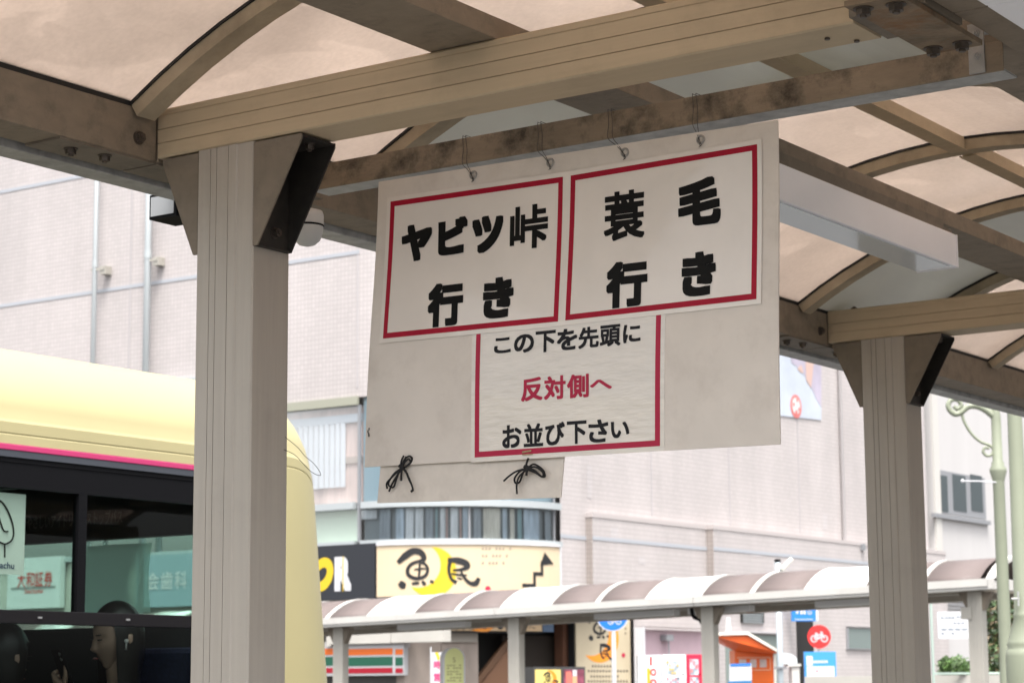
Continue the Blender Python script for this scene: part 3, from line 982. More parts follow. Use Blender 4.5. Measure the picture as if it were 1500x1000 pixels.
# front end: frame, header, windscreen
last = bus_ring(BYE)
bm = BM()
nh = nS // 2
zc_ = lambda p, f: Vector((p.x, p.y, p.z))
cen = Vector((BX - BW / 2, BYE + 0.02, 2.1))
outer = [p for p in last]
inner = []
for p in last:
    inner.append(Vector((p.x + (cen.x - p.x) * 0.07, p.y + 0.02, min(p.z, 2.42) if p.z > 1.05 else p.z)))
ov = [bm.verts.new(p) for p in outer]; iv = [bm.verts.new(p) for p in inner]
for k in range(nS - 1):
    bm.faces.new((ov[k], ov[k + 1], iv[k + 1], iv[k]))
lo = [bm.verts.new((BX - 0.1, BYE + 0.15, 0.3)), bm.verts.new((BX - BW + 0.1, BYE + 0.15, 0.3))]
obj('front_surround', bm, M['bus_yellow'], BUS)
bm = BM()
box(bm, BX - BW + 0.08, BX - 0.08, BYE + 0.10, BYE + 0.14, 0.2, 1.15)
obj('front_panel', bm, M['bus_yellow'], BUS)
bm = BM()
prism(bm, [(BX - 0.26, BYE + 0.03, 1.15), (BX - BW + 0.26, BYE + 0.03, 1.15), (BX - BW + 0.26, BYE - 0.10, 2.40), (BX - 0.26, BYE - 0.10, 2.40)], (0, 0.006, 0))
obj('windscreen', bm, M['wind_glass'], BUS)
bm = BM()
box(bm, BX - 0.004, BX + 0.0012, WY1 + 0.03, WY1 + 0.036, 0.3, zR - 0.03)
obj('panel_seam', bm, M['rubber'], BUS)
# stripe and window band
bm = BM()
box(bm, BX - 0.012, BX + 0.004, BY0, BYE - 0.42, zP0, zP1, bev=0.0025)
obj('pink_stripe', bm, M['bus_pink'], BUS)
bm = BM()
box(bm, BX - 0.012, BX + 0.0015, BY0, WY1 - 0.001, zS0, zP0 - 0.0005)
obj('trim_strip', bm, M['bus_slate'], BUS)
bm = BM()
box(bm, BX - 0.03, BX - 0.004, BY0, WY1 - 0.001, zWT, zS0 - 0.0005)
box(bm, BX - 0.028, BX - 0.001, BY0, WY1 - 0.001, zS0 - 0.016, zS0 - 0.0122)
obj('window_band', bm, M['black'], BUS)
for pa, pb in ((115, 127), (-200, -186), (322, 340)):
    bm = BM()
    ya, yb = at(pa, 800, x=BX).y, at(pb, 800, x=BX).y
    box(bm, BX - 0.03, BX - 0.002, ya, yb, zBT + 0.0005, zWT - 0.0005)
    obj('window_mullion', bm, M['black'], BUS)
bm = BM()
box(bm, BX - 0.03, BX + 0.002, BY0, WY1 - 0.001, zBB, zBT, bev=0.002)
rail = obj('window_rail', bm, mat('rail_black', (0.010, 0.009, 0.010), 0.5, spec=0.12), BUS)
for px, py in ((58, 904), (187, 907)):
    bm = BM()
    p = at(px, py, x=BX + 0.002)
    box(bm, BX + 0.002, BX + 0.006, p.y - 0.008, p.y + 0.008, p.z - 0.003, p.z + 0.003)
    obj('latch', bm, mat('latch_steel', (0.4, 0.4, 0.4), 0.3, 0.6), rail)
bm = BM(); quad(bm, [(BX - 0.015, BY0, zBT), (BX - 0.015, WY1, zBT), (BX - 0.015, WY1, zWT), (BX - 0.015, BY0, zWT)])
obj('window_pane', bm, M['bus_glass'], BUS)
bm = BM(); quad(bm, [(BX - 0.016, BY0, 1.05), (BX - 0.016, WY1, 1.05), (BX - 0.016, WY1, zBB), (BX - 0.016, BY0, zBB)])
obj('window_pane', bm, M['bus_low_glass'], BUS)
# interior
bm = BM()
quad(bm, [(BX - 0.04, BY0 + .01, 2.42), (BX - BW + 0.04, BY0 + .01, 2.42), (BX - BW + 0.04, BYE - 0.32, 2.42), (BX - 0.04, BYE - 0.32, 2.42)])
obj('ceiling', bm, mat('bus_ceiling', (0.10, 0.10, 0.10), 0.6), BUS)
bm = BM()
quad(bm, [(BX - 0.04, BY0 + .01, 0.55), (BX - BW + 0.04, BY0 + .01, 0.55), (BX - BW + 0.04, BYE - 0.1, 0.55), (BX - 0.04, BYE - 0.1, 0.55)])
quad(bm, [(BX - BW + 0.04, BY0 + .01, 0.55), (BX - BW + 0.04, BYE - 0.1, 0.55), (BX - BW + 0.04, BYE - 0.1, 2.41), (BX - BW + 0.04, BY0 + .01, 2.41)])
quad(bm, [(BX - 0.04, BY0 + .012, 0.55), (BX - BW + 0.04, BY0 + .012, 0.55), (BX - BW + 0.04, BY0 + 0.012, 2.41), (BX - 0.04, BY0 + .012, 2.41)])
obj('interior_lining', bm, M['bus_in'], BUS)
HY = 6.12
zH = at(160, 789, y=HY).z
bm = BM()
box(bm, BX - BW + 0.05, BX - 0.06, HY, HY + 0.05, zH, 2.41)
hd = obj('header_panel', bm, M['bus_in'], BUS)
bm = BM()
a, b = at(40, 781, y=HY), at(180, 757, y=HY)
put_text(bm, 'やさしいアイドリングストップバス', lambda u, v: Vector((u, HY - 0.003, v)), (a.x + b.x) / 2, zH + 0.085, abs(b.x - a.x) * 1.0, 0.055, 0.01)
obj('lettering', bm, mat('grey_lettering', (0.20, 0.20, 0.19), 0.6), hd)
bm = BM()
zD = at(160, 918, y=5.98).z
box(bm, BX - BW + 0.05, BX - 0.06, 5.98, 6.02, 0.56, zD)
obj('partition', bm, M['bus_in'], BUS)
bm = BM()
a, b = at(128, 800, y=6.08), at(221, 896, y=6.08)
NM = 14
vs = [[bm.verts.new((a.x + (b.x - a.x) * i / NM, 6.08 - 0.03 * (1 - (2 * i / NM - 1) ** 2 * 0.5 - (2 * j / NM - 1) ** 2 * 0.5), a.z + (b.z - a.z) * j / NM)) for i in range(NM + 1)] for j in range(NM + 1)]
for j in range(NM):
    for i in range(NM): bm.faces.new((vs[j][i], vs[j][i + 1], vs[j + 1][i + 1], vs[j + 1][i]))
lm_ = glass('wide_view_lens', (0.72, 0.92, 0.84), 3.0, 0.12)
lt = lm_.node_tree
df = lt.nodes.new('ShaderNodeBsdfTranslucent'); df.inputs[0].default_value = (0.75, 0.90, 0.84, 1)
m2 = lt.nodes.new('ShaderNodeMixShader'); m2.inputs[0].default_value = 0.45
on_ = [n_ for n_ in lt.nodes if n_.type == 'OUTPUT_MATERIAL'][0]
lt.links.new(on_.inputs[0].links[0].from_socket, m2.inputs[1]); lt.links.new(df.outputs[0], m2.inputs[2]); lt.links.new(m2.outputs[0], on_.inputs[0])
obj('wide_view_lens', bm, lm_, BUS, smooth=True)
# seats
for sx, sy in ((-5.72, 4.30), (-6.9, 4.6)):
    bm = BM()
    box(bm, sx - 0.22, sx + 0.22, sy - 0.2, sy + 0.25, 0.95, 1.05, bev=0.02)
    obox(bm, (sx, sy + 0.30, 1.36), (0.22, 0, 0), (0, 0.04, 0), (0, 0.05, 0.34), bev=0.03)
    obj('seat', bm, M['seat_blue'], BUS)
bm = BM()
p = at(255, 990, y=5.9)
box(bm, p.x - 0.30, p.x + 0.5, 5.86, 5.93, 0.56, at(255, 948, y=5.9).z, bev=0.02)
obj('seat_back', bm, M['seat_blue'], BUS)
# poster inside the first pane
bm = BM()
a, b = at(38, 724, x=BX - 0.03), at(37.5, 842, x=BX - 0.03)
ya = at(-46, 780, x=BX - 0.03).y
box(bm, BX - 0.032, BX - 0.030, ya, a.y, b.z, a.z)
PO = obj('poster', bm, mat('poster_paper', (0.62, 0.66, 0.60), 0.5), None, origin=(BX - 0.03, a.y, b.z))
tag(PO, 'pale poster with a looped line drawing inside the bus window', 'poster')
bm = BM()
fn = lambda u, v: Vector((BX - 0.0285, u, v))
p0, p1 = at(0, 827, x=BX - 0.0285), at(22, 827, x=BX - 0.0285)
put_text(bm, 'nachu', fn, (p0.y + p1.y) / 2 - 0.01, p0.z, (p1.y - p0.y) * 1.2, 0.021, 0.012)
obj('lettering', bm, mat('navy_print', (0.02, 0.04, 0.12), 0.5), PO)
bm = BM()
loop = [at(x, y, x=BX - 0.0275) for x, y in ((-20, 745), (-12, 735), (0, 733), (10, 745), (18, 765), (20, 782), (16, 792), (7, 796), (-2, 793), (-10, 796), (-20, 788), (-25, 770), (-22, 752))]
tube(bm, spline(loop + [loop[0]], 6), 0.0028, n=6)
tube(bm, [at(7, 796, x=BX - 0.0275), at(7, 816, x=BX - 0.0275)], 0.0024, n=6)
tube(bm, spline([at(x, y, x=BX - 0.0275) for x, y in ((-3, 752), (2, 768), (6, 777), (12, 778))], 6), 0.0024, n=6)
obj('line_drawing', bm, M['ink'], PO)
# wheels
for yy in (-1.2, 4.6):
    bm = BM()
    lathe(bm, (BX - 0.02, yy, 0.33), [(0.30, -0.26), (0.46, -0.25), (0.48, -0.20), (0.48, -0.04), (0.46, 0.0), (0.30, 0.005)], n=32, axis=(1, 0, 0))
    wv = obj('wheel', bm, M['rubber'], BUS)
    bm = BM()
    lathe(bm, (BX - 0.02, yy, 0.33), [(0.29, 0.006), (0.27, 0.008), (0.2, -0.02), (0.1, 0.03), (0.03, 0.04)], n=24, axis=(1, 0, 0))
    obj('rim', bm, M['galv'], wv)

# ------------------------------------------------------------------ passengers
M['skin'] = mat('skin', (0.50, 0.33, 0.25), 0.5)
M['hair'] = mat('dark_hair', (0.012, 0.010, 0.009), 0.4, var=0.3, vscale=60, stretch=(6, 6, 0.4))
M['shirt'] = mat('pale_shirt', (0.55, 0.58, 0.58), 0.8)
def sstep(a, b, x):
    t = max(0, min(1, (x - a) / (b - a)))
    return t * t * (3 - 2 * t)
def head_mesh(bm, c, f, tilt=0.0, s=1.0):
    """one continuous head and neck: f = facing direction (horizontal)"""
    c, f = Vector(c), Vector(f).normalized()
    side = Vector((0, 0, 1)).cross(f)          # the person's left
    up = Vector((0, 0, 1))
    f2 = (f * math.cos(tilt) - up * math.sin(tilt))
    u2 = (up * math.cos(tilt) + f * math.sin(tilt))
    N, K = 48, 40
    rings = []
    for j in range(K + 1):
        el = -math.pi / 2 + math.pi * j / K
        ring = []
        for i in range(N):
            a = 2 * math.pi * i / N            # 0 = face
            x, y, z = math.cos(el) * math.cos(a), math.cos(el) * math.sin(a), math.sin(el)
            px, py, pz = x * 0.096, y * 0.074, z * 0.116
            if z < 0:                           # jaw narrows towards the chin
                k = sstep(0, -1, z)
                py *= 1 - 0.38 * k
                px = px * (1 - 0.15 * k) + 0.014 * k
            if x > 0:
                d = lambda cy, cz, wy, wz: math.exp(-((py - cy) / wy) ** 2 - ((pz - cz) / wz) ** 2)
                px -= 0.010 * sstep(0.3, 0.9, x)                            # flatter face
                px += 0.020 * d(0, -0.030, 0.010, 0.012) + 0.012 * d(0, -0.010, 0.008, 0.022)   # nose
                px -= 0.010 * (d(0.030, 0.006, 0.016, 0.012) + d(-0.030, 0.006, 0.016, 0.012))   # sockets
                px += 0.004 * (d(0.030, 0.004, 0.010, 0.006) + d(-0.030, 0.004, 0.010, 0.006))   # lids
                px += 0.005 * d(0, -0.056, 0.020, 0.005) + 0.006 * d(0, -0.066, 0.017, 0.005) - 0.003 * d(0, -0.061, 0.020, 0.0025)
                px += 0.006 * d(0, -0.096, 0.018, 0.012)                    # chin
                px += 0.003 * d(0.04, -0.025, 0.02, 0.02) + 0.003 * d(-0.04, -0.025, 0.02, 0.02)
            ring.append(bm.verts.new(c + (f2 * px + side * py + u2 * pz) * s))
        rings.append(ring)
    for A, B in zip(rings, rings[1:]):
        for i in range(N): bm.faces.new((A[i], A[(i + 1) % N], B[(i + 1) % N], B[i]))
    for sg in (1, -1):                         # ears
        e = c + (side * 0.072 * sg - f2 * 0.008 - u2 * 0.012) * s
        lathe(bm, e, [(0.004, -0.030 * s), (0.013 * s, -0.02 * s), (0.017 * s, 0.0), (0.016 * s, 0.018 * s), (0.006, 0.03 * s)], n=12, axis=u2 + f2 * -0.2)
    return f2, side, u2
def hair_mesh(bm, c, f, length=0.30, s=1.0, fringe=0.05):
    c, f = Vector(c), Vector(f).normalized()
    side = Vector((0, 0, 1)).cross(f)
    N, K = 64, 26
    grid = []
    for i in range(N):
        a = 2 * math.pi * i / N
        fa = abs((a + math.pi) % (2 * math.pi) - math.pi)       # 0 at the face
        # lowest point of the hair at this angle
        k = sstep(1.0, 1.35, fa)
        low = fringe * (1 - k) - length * k
        col = []
        for j in range(K + 1):
            t = j / K
            if t < 0.5:
                e = math.pi / 2 * (1 - t / 0.5)
                rr, z = math.cos(e), math.sin(e) * 0.128
                if z < low: z = low
            else:
                rr = 1.0
                z = low * (t - 0.5) / 0.5 if low < 0 else max(low, 0.128 * 0.0)
            if z < 0: rr = 1.0 - 0.16 * sstep(-0.05, -0.16, z) + 0.12 * sstep(-0.2, -0.32, z)
            jit = 1 + 0.012 * math.sin(i * 2.7) + 0.008 * math.sin(i * 5.1 + 1)
            x = math.cos(a) * (0.104 if math.cos(a) < 0 else 0.098) * rr * jit
            y = math.sin(a) * 0.086 * rr * jit
            col.append(bm.verts.new(c + (f * x + side * y) * s + Vector((0, 0, z * s))))
        grid.append(col)
    for i in range(N):
        A, B = grid[i], grid[(i + 1) % N]
        for j in range(K): bm.faces.new((A[j], B[j], B[j + 1], A[j + 1]))
    bmesh.ops.remove_doubles(bm, verts=bm.verts, dist=0.0004)
def skin_body(name, joints, edges_, mt, parent, lv=2):
    me = bpy.data.meshes.new(name)
    off = rootloc(parent)
    me.from_pydata([Vector(j[0]) - off for j in joints], edges_, [])
    me.materials.append(mt)
    o = bpy.data.objects.new(name, me)
    o.parent = parent
    COL.objects.link(o)
    md = o.modifiers.new('skin', 'SKIN')
    for v, j in zip(me.skin_vertices[0].data, joints):
        r = j[1]
        v.radius = r if isinstance(r, tuple) else (r, r)
    me.skin_vertices[0].data[0].use_root = True
    md.use_smooth_shade = True
    sb = o.modifiers.new('sub', 'SUBSURF')
    sb.levels = sb.render_levels = lv
    return o
def passenger(hc, f, label, phone=None, long_hair=0.32, bud=True):
    hc, f = Vector(hc), Vector(f).normalized()
    t = thing('person', label, 'person', (hc.x, hc.y, 0.95))
    side = Vector((0, 0, 1)).cross(f)
    Z = Vector((0, 0, 1))
    bm = BM()
    head_mesh(bm, hc, f, 0.16)
    cyl(bm, hc - Z * 0.20 - f * 0.035, hc - Z * 0.06 - f * 0.012, 0.055, 0.05, n=20)
    obj('head', bm, M['skin'], t, smooth=True)
    bm = BM(); hair_mesh(bm, hc + Z * 0.004 - f * 0.003, f, long_hair)
    obj('hair', bm, M['hair'], t, smooth=True)
    # brows, eyes and mouth
    f2 = f * math.cos(0.16) - Z * math.sin(0.16)
    u2 = Z * math.cos(0.16) + f * math.sin(0.16)
    bm = BM()
    for sg in (1, -1):
        obox(bm, hc + f2 * 0.082 + side * 0.031 * sg + u2 * 0.003, side * 0.012, f2 * 0.003, u2 * 0.0022)
        obox(bm, hc + f2 * 0.086 + side * 0.032 * sg + u2 * 0.020, side * 0.014, f2 * 0.003, u2 * 0.002)
    obj('eyes', bm, M['hair'], t)
    bm = BM()
    lathe(bm, hc + f2 * 0.0925 - u2 * 0.0615, [(0.001, -0.019), (0.0045, -0.008), (0.0045, 0.008), (0.001, 0.019)], n=8, axis=side)
    obj('lips', bm, mat('lips', (0.35, 0.12, 0.11), 0.4), t, smooth=True)
    base = hc - Z * 0.62 - f * 0.06
    ch = hc - Z * 0.34 - f * 0.05
    nk = hc - Z * 0.20 - f * 0.035
    J = [(base, (0.15, 0.11)), (ch, (0.155, 0.11)), (nk, (0.062, 0.06))]
    E = [(0, 1), (1, 2)]
    for sg in (1, -1):
        sh = hc - Z * 0.245 - f * 0.05 + side * 0.165 * sg
        J.append((sh, 0.058)); E.append((1, len(J) - 1))
        el = sh - Z * 0.24 + side * 0.05 * sg + f * 0.08
        J.append((el, 0.045)); E.append((len(J) - 2, len(J) - 1))
        wr = (phone + Vector((0, 0, -0.06)) + side * 0.01 * sg - f * 0.02) if phone is not None and sg > 0 else el + f * 0.24 - Z * 0.04 - side * 0.06 * sg
        J.append((wr, 0.033)); E.append((len(J) - 2, len(J) - 1))
    J += [(base + f * 0.40 + side * 0.1 - Z * 0.02, 0.075), (base + f * 0.40 - side * 0.1 - Z * 0.02, 0.075), (base + f * 0.44 + side * 0.1 - Z * 0.42, 0.05), (base + f * 0.44 - side * 0.1 - Z * 0.42, 0.05)]
    n = len(J)
    E += [(0, n - 4), (0, n - 3), (n - 4, n - 2), (n - 3, n - 1)]
    skin_body('body', J, E, M['shirt'], t)
    if bud:
        bm = BM()
        e = hc + side * 0.085 - u2 * 0.014 + f2 * 0.008
        cyl(bm, e, e - u2 * 0.030 + f2 * 0.006, 0.0035, n=10)
        lathe(bm, e, [(0.002, -0.008), (0.008, -0.004), (0.008, 0.004), (0.002, 0.008)], n=12, axis=side)
        obj('earbud', bm, M['white'], t, smooth=True)
    if phone is not None:
        # palm with thumb and four bent fingers closing on the phone
        ph = Vector(phone)
        n_ = -f * 0.92 + Z * 0.38
        n_.normalize()
        wdir = Z.cross(n_).normalized()
        ldir = n_.cross(wdir)
        if ldir.z < 0: ldir = -ldir
        pa = ph - n_ * 0.018 - ldir * 0.045 + wdir * 0.028
        J = [(pa - ldir * 0.05, (0.024, 0.016)), (pa, (0.032, 0.014))]
        E = [(0, 1)]
        for k, (oy, L_) in enumerate(((0.030, 0.9), (0.012, 1.0), (-0.006, 0.95), (-0.022, 0.8))):
            b0 = pa + ldir * oy + wdir * 0.02
            p1 = b0 + wdir * 0.024 * L_ + n_ * 0.012
            p2 = p1 + n_ * 0.020 * L_ - wdir * 0.006
            p3 = p2 - wdir * 0.016 * L_ + n_ * 0.002
            i0 = len(J)
            J += [(b0, 0.0095), (p1, 0.0085), (p2, 0.008), (p3, 0.007)]
            E += [(1, i0), (i0, i0 + 1), (i0 + 1, i0 + 2), (i0 + 2, i0 + 3)]
        i0 = len(J)
        J += [(pa - wdir * 0.034 - ldir * 0.01, 0.011), (pa - wdir * 0.052 + ldir * 0.03 + n_ * 0.012, 0.0095), (pa - wdir * 0.05 + ldir * 0.062 + n_ * 0.022, 0.008)]
        E += [(1, i0), (i0, i0 + 1), (i0 + 1, i0 + 2)]
        skin_body('hand', J, E, M['skin'], t, 1)
        p = thing('phone', 'black phone held up by the seated bus passenger', 'phone', tuple(ph))
        bm = BM()
        obox(bm, ph, wdir * 0.036, ldir * 0.072, n_ * 0.004, bev=0.003)
        obj('case', bm, M['black'], p)
        bm = BM()
        for k in range(2): lathe(bm, ph - n_ * 0.0045 + ldir * (0.055 - 0.02 * k) - wdir * 0.02, [(0.0065, -0.001), (0.0065, 0.0015)], n=14, axis=-n_)
        obj('lens', bm, M['galv'], p)
    return t
fdir = (-CR * 0.78 - Vector((FW.x, FW.y, 0)) * 0.64)
fdir.z = 0
hq = at(170, 933, x=-5.66)
bm = BM()
box(bm, hq.x - 0.23, hq.x + 0.20, hq.y - 0.20, hq.y + 0.17, hq.z - 0.86, hq.z - 0.73, bev=0.02)
obox(bm, (hq.x + 0.02, hq.y + 0.235, hq.z - 0.50), (0.21, 0, 0), (0, 0.04, 0), (0, 0.02, 0.26), bev=0.02)
obj('seat', bm, M['seat_blue'], BUS)
passenger(at(170, 933, x=-5.66), fdir, 'dark haired person with a white earbud looking at a phone in the bus', phone=at(92, 978, x=-5.72))
hp = at(6, 962, x=-5.95)
passenger(hp, -fdir * 0.2 + Vector((0, 1, 0)), 'dark haired person seated at the left edge of the bus window', long_hair=0.12)

# ------------------------------------------------------------------ far canopy
CAN = thing('platform_canopy', 'far platform canopy with a brown and white striped vaulted roof', 'canopy', (-16, 24.2, 0))
CY0, CY1 = 23.3, 25.06
cx0 = at(535, 899, y=CY0).x
cz0 = at(840, 897, y=CY0).z      # fascia bottom
cxm = at(840, 897, y=CY0).x
SL = (at(1447, 860, y=CY0).z - at(478, 916, y=CY0).z) / (at(1447, 860, y=CY0).x - at(478, 916, y=CY0).x)
def cz(x): return cz0 + (x - cxm) * SL
cxe = at(1447, 860, y=CY0).x
cxs = cx0 - 4 * 3 * 0.736
FH = at(840, 883, y=CY0).z - cz0
M['can_white'] = mat('cream_fascia', (0.52, 0.505, 0.475), 0.45, var=0.05, vscale=2, dirt=0.12, dscale=1.5)
M['can_brown'] = mat('smoked_sheet_outside', (0.135, 0.108, 0.102), 0.55, var=0.05, vscale=1.5, spec=0.25)
M['can_sheet'] = mat('white_sheet_outside', (0.72, 0.73, 0.72), 0.3)
M['can_post'] = mat('grey_beige_post', (0.36, 0.34, 0.30), 0.5, var=0.05, vscale=4)
M['can_under'] = mat('canopy_frame', (0.30, 0.27, 0.22), 0.55, var=0.08)
def sbox(bm, x0, x1, y0, y1, h0, h1, mi=0):
    prism(bm, [(x0, y0, cz(x0) + h0), (x1, y0, cz(x1) + h0), (x1, y0, cz(x1) + h1), (x0, y0, cz(x0) + h1)], (0, y1 - y0, 0), mi)
seams = [cxs, at(724, 890, y=CY0).x - 2.94 * 2, at(724, 890, y=CY0).x - 2.94, at(724, 890, y=CY0).x, at(1015, 878, y=CY0).x, at(1015, 878, y=CY0).x + 2.94, cxe]
seams = sorted(s for s in seams if s <= cxe)
for a, b in zip(seams, seams[1:]):
    bm = BM()
    sbox(bm, a + 0.004, b - 0.004, CY0, CY0 + 0.11, 0.035, FH)
    sbox(bm, a + 0.004, b - 0.004, CY0 + 0.02, CY0 + 0.11, 0.0, 0.033)
    obj('fascia', bm, M['can_white'], CAN)
bm = BM()
sbox(bm, cxs, cxe, CY1, CY1 + 0.11, 0, FH)
sbox(bm, cxe + 0.001, cxe + 0.06, CY0, CY1 + 0.11, 0.0, FH)
obj('rear_fascia', bm, M['can_white'], CAN)
ccy = (CY0 + 0.06 + CY1) / 2
hs_ = (CY1 - CY0 - 0.06) / 2
rise = at(840, 856, y=ccy).z - (cz(cxm) + FH - 0.02)
CR_ = (hs_ ** 2 + rise ** 2) / (2 * rise)
def carc(x, r, i, n=14):
    half = math.asin(hs_ / CR_)
    a = -half + 2 * half * i / n
    return Vector((x, ccy + r * math.sin(a), cz(x) + FH - 0.02 + r * math.cos(a) - CR_ * math.cos(half)))
def carc_solid(bm, xa, xb, r0, r1, n=14):
    V = [[bm.verts.new(carc(x, r, i, n)) for i in range(n + 1)] for x, r in ((xa, r0), (xb, r0), (xb, r1), (xa, r1))]
    for i in range(n):
        for k in range(4): bm.faces.new((V[k][i], V[k][i + 1], V[(k + 1) % 4][i + 1], V[(k + 1) % 4][i]))
    bm.faces.new([V[k][0] for k in range(4)]); bm.faces.new([V[k][n] for k in range(4)][::-1])
x = cxs
k = 0
while x < cxe - 0.2:
    xb = min(x + 0.736, cxe)
    bm = BM(); carc_solid(bm, x + 0.03, xb - 0.03, CR_ - 0.003, CR_)
    obj('roof_panel', bm, M['can_sheet'] if k % 3 == 0 else M['can_brown'], CAN, smooth=True)
    bm = BM(); carc_solid(bm, x - 0.033, x + 0.033, CR_ - 0.03, CR_ + 0.014)
    obj('rib', bm, M['can_white'], CAN)
    x += 0.736; k += 1
bm = BM(); carc_solid(bm, cxe - 0.05, cxe + 0.06, CR_ - 0.03, CR_ + 0.014)
obj('rib', bm, M['can_white'], CAN)
posts = [at(757, 950, y=CY0 + 0.3).x, at(1041, 950, y=CY0 + 0.3).x, at(1434, 950, y=CY0 + 0.3).x]
posts = [posts[0] - 2.94 * 2, posts[0] - 2.94] + posts
for x in posts:
    bm = BM()
    post_mesh(bm, x - 0.085, x + 0.085, CY0 + 0.22, CY0 + 0.36, 0, cz(x) - 0.005)
    p = obj('post', bm, M['can_post'], CAN)
    for sg in (-1, 1):
        bm = BM()
        prism(bm, [(x + sg * 0.087, CY0 + 0.24, cz(x) - 0.01), (x + sg * 0.20, CY0 + 0.24, cz(x) - 0.01), (x + sg * 0.10, CY0 + 0.24, cz(x) - 0.22), (x + sg * 0.087, CY0 + 0.24, cz(x) - 0.22)], (0, 0.10, 0))
        obj('bracket', bm, M['dark_bracket'], p)
    bm = BM()
    box(bm, x - 0.06, x + 0.06, CY0 + 0.12, CY1, cz(x) + 0.0, cz(x) + 0.08)
    obj('cross_beam', bm, M['can_under'], CAN)
for y0, y1, h0, h1 in ((0.20, 0.36, 0.003, 0.06), (0.80, 0.92, 0.005, 0.06), (1.35, 1.60, -0.05, 0.02)):
    bm = BM()
    sbox(bm, cxs, cxe, CY0 + y0, CY0 + y1, h0, h1)
    obj('long_beam', bm, M['can_under'], CAN)
for pa, pb, py in ((585, 684, 909), (873, 990, 895), (1196, 1290, 876), (1010, 1100, 892)):
    bm = BM()
    xa, xb = at(pa, py, y=CY0 + 0.5).x, at(pb, py, y=CY0 + 0.5).x
    sbox(bm, xa, xb, CY0 + 0.45, CY0 + 0.6, -0.075, -0.002)
    obj('tube_lamp', bm, M['white'], CAN)
# conduit and small box at the posts
bm = BM()
x = posts[3]
tube(bm, spline([(x - 0.26, CY0 + 0.3, cz(x) - 0.02), (x - 0.22, CY0 + 0.28, cz(x) - 0.12), (x - 0.12, CY0 + 0.26, cz(x) - 0.16), (x - 0.09, CY0 + 0.25, cz(x) - 0.20)], 6), 0.025)
obj('conduit', bm, M['black'], CAN)
bm = BM()
a, b = at(1407, 889, y=CY0 + 0.2), at(1423, 906, y=CY0 + 0.2)
box(bm, a.x, b.x, CY0 + 0.2, CY0 + 0.3, b.z, a.z)
obj('junction_box', bm, M['can_post'], CAN)

# ------------------------------------------------------------------ corner building
BLD = thing('corner_building', 'pale pink tiled building with a rounded glazed corner', 'building', (-30, 45, 0))
LY, RXW, BR = 35.16, -25.2, 3.0
ACX, ACY = RXW - BR, LY + BR
WT, MORT = (0.475, 0.435, 0.425), (0.40, 0.365, 0.357)
M['tile'] = tiles('pink_mosaic_tile', WT, MORT)
M['tile_shade'] = tiles('shaded_mosaic_tile', (0.34, 0.30, 0.275), (0.27, 0.235, 0.22))  # wall tile darkened: shade on the podium returns is put into the colour
M['joint'] = mat('blue_grey_joint', (0.37, 0.385, 0.415), 0.6)
M['steel_light'] = mat('pale_steel', (0.42, 0.45, 0.46), 0.35, 0.2)
M['frame_grey'] = mat('grey_window_frame', (0.27, 0.275, 0.29), 0.4, 0.2)
M['win_glass'] = glass('clear_window_glass', (0.93, 0.97, 0.98), 1.3, 0.01)
M['concrete'] = mat('pale_concrete_panel', (0.46, 0.44, 0.40), 0.8, var=0.06, vscale=2)
def uvwall(name, quads, m_, parent, uvs):
    bm = BM()
    lay = bm.loops.layers.uv.new('UVMap')
    off = rootloc(parent)
    for q, uv in zip(quads, uvs):
        f = bm.faces.new([bm.verts.new(p) for p in q])
        for l, c in zip(f.loops, uv): l[lay].uv = c
    me = bpy.data.meshes.new(name)
    bmesh.ops.translate(bm, verts=bm.verts, vec=-off)
    bm.to_mesh(me); bm.free()
    me.materials.append(m_)
    o = bpy.data.objects.new(name, me)
    o.parent = parent
    COL.objects.link(o)
    return o
def wall_x(name, x0, x1, y, z0, z1, m_, parent):     # faces -y
    q = [(x0, y, z0), (x1, y, z0), (x1, y, z1), (x0, y, z1)]
    return uvwall(name, [q], m_, parent, [[(x0, z0), (x1, z0), (x1, z1), (x0, z1)]])
def wall_y(name, y0, y1, x, z0, z1, m_, parent):     # faces +x
    q = [(x, y0, z0), (x, y1, z0), (x, y1, z1), (x, y0, z1)]
    return uvwall(name, [q], m_, parent, [[(y0, z0), (y1, z0), (y1, z1), (y0, z1)]])
def AP(t, z, r=BR): return Vector((ACX + r * math.sin(t), ACY - r * math.cos(t), z))   # t: 0 faces -y, pi/2 faces +x
def wall_arc(name, t0, t1, z0, z1, m_, parent, r=BR, n=16):
    Q, U = [], []
    for i in range(n):
        a, b = t0 + (t1 - t0) * i / n, t0 + (t1 - t0) * (i + 1) / n
        Q.append([AP(a, z0, r), AP(b, z0, r), AP(b, z1, r), AP(a, z1, r)])
        U.append([(ACX + BR * a, z0), (ACX + BR * b, z0), (ACX + BR * b, z1), (ACX + BR * a, z1)])
    o = uvwall(name, Q, m_, parent, U)
    for p in o.data.polygons: p.use_smooth = True
    return o
def projx(p):
    d = Vector(p) - CO
    return 750 + FPX * d.dot(CR) / d.dot(FW)
def t_at(px, r=BR):
    lo_, hi_ = -0.3, math.pi / 2 + 0.2
    for _ in range(40):
        mid = (lo_ + hi_) / 2
        if projx(AP(mid, 5, r)) < px: lo_ = mid
        else: hi_ = mid
    return (lo_ + hi_) / 2
TOP = 22.0
zW1 = at(500, 584, y=LY).z        # underside of the tiled wall
zL1, zL0 = at(523, 735, y=LY).z, at(523, 745, y=LY).z
zW0 = at(523, 792, y=LY).z
zS1 = at(552, 799, y=LY).z
zS0_ = at(552, 874, y=LY).z
Yend = at(1357, 700, x=RXW).y
wall_x('wall', -95, ACX, LY, zW1, TOP, M['tile'], BLD)
wall_arc('wall', 0, math.pi / 2, zW1, TOP, M['tile'], BLD)
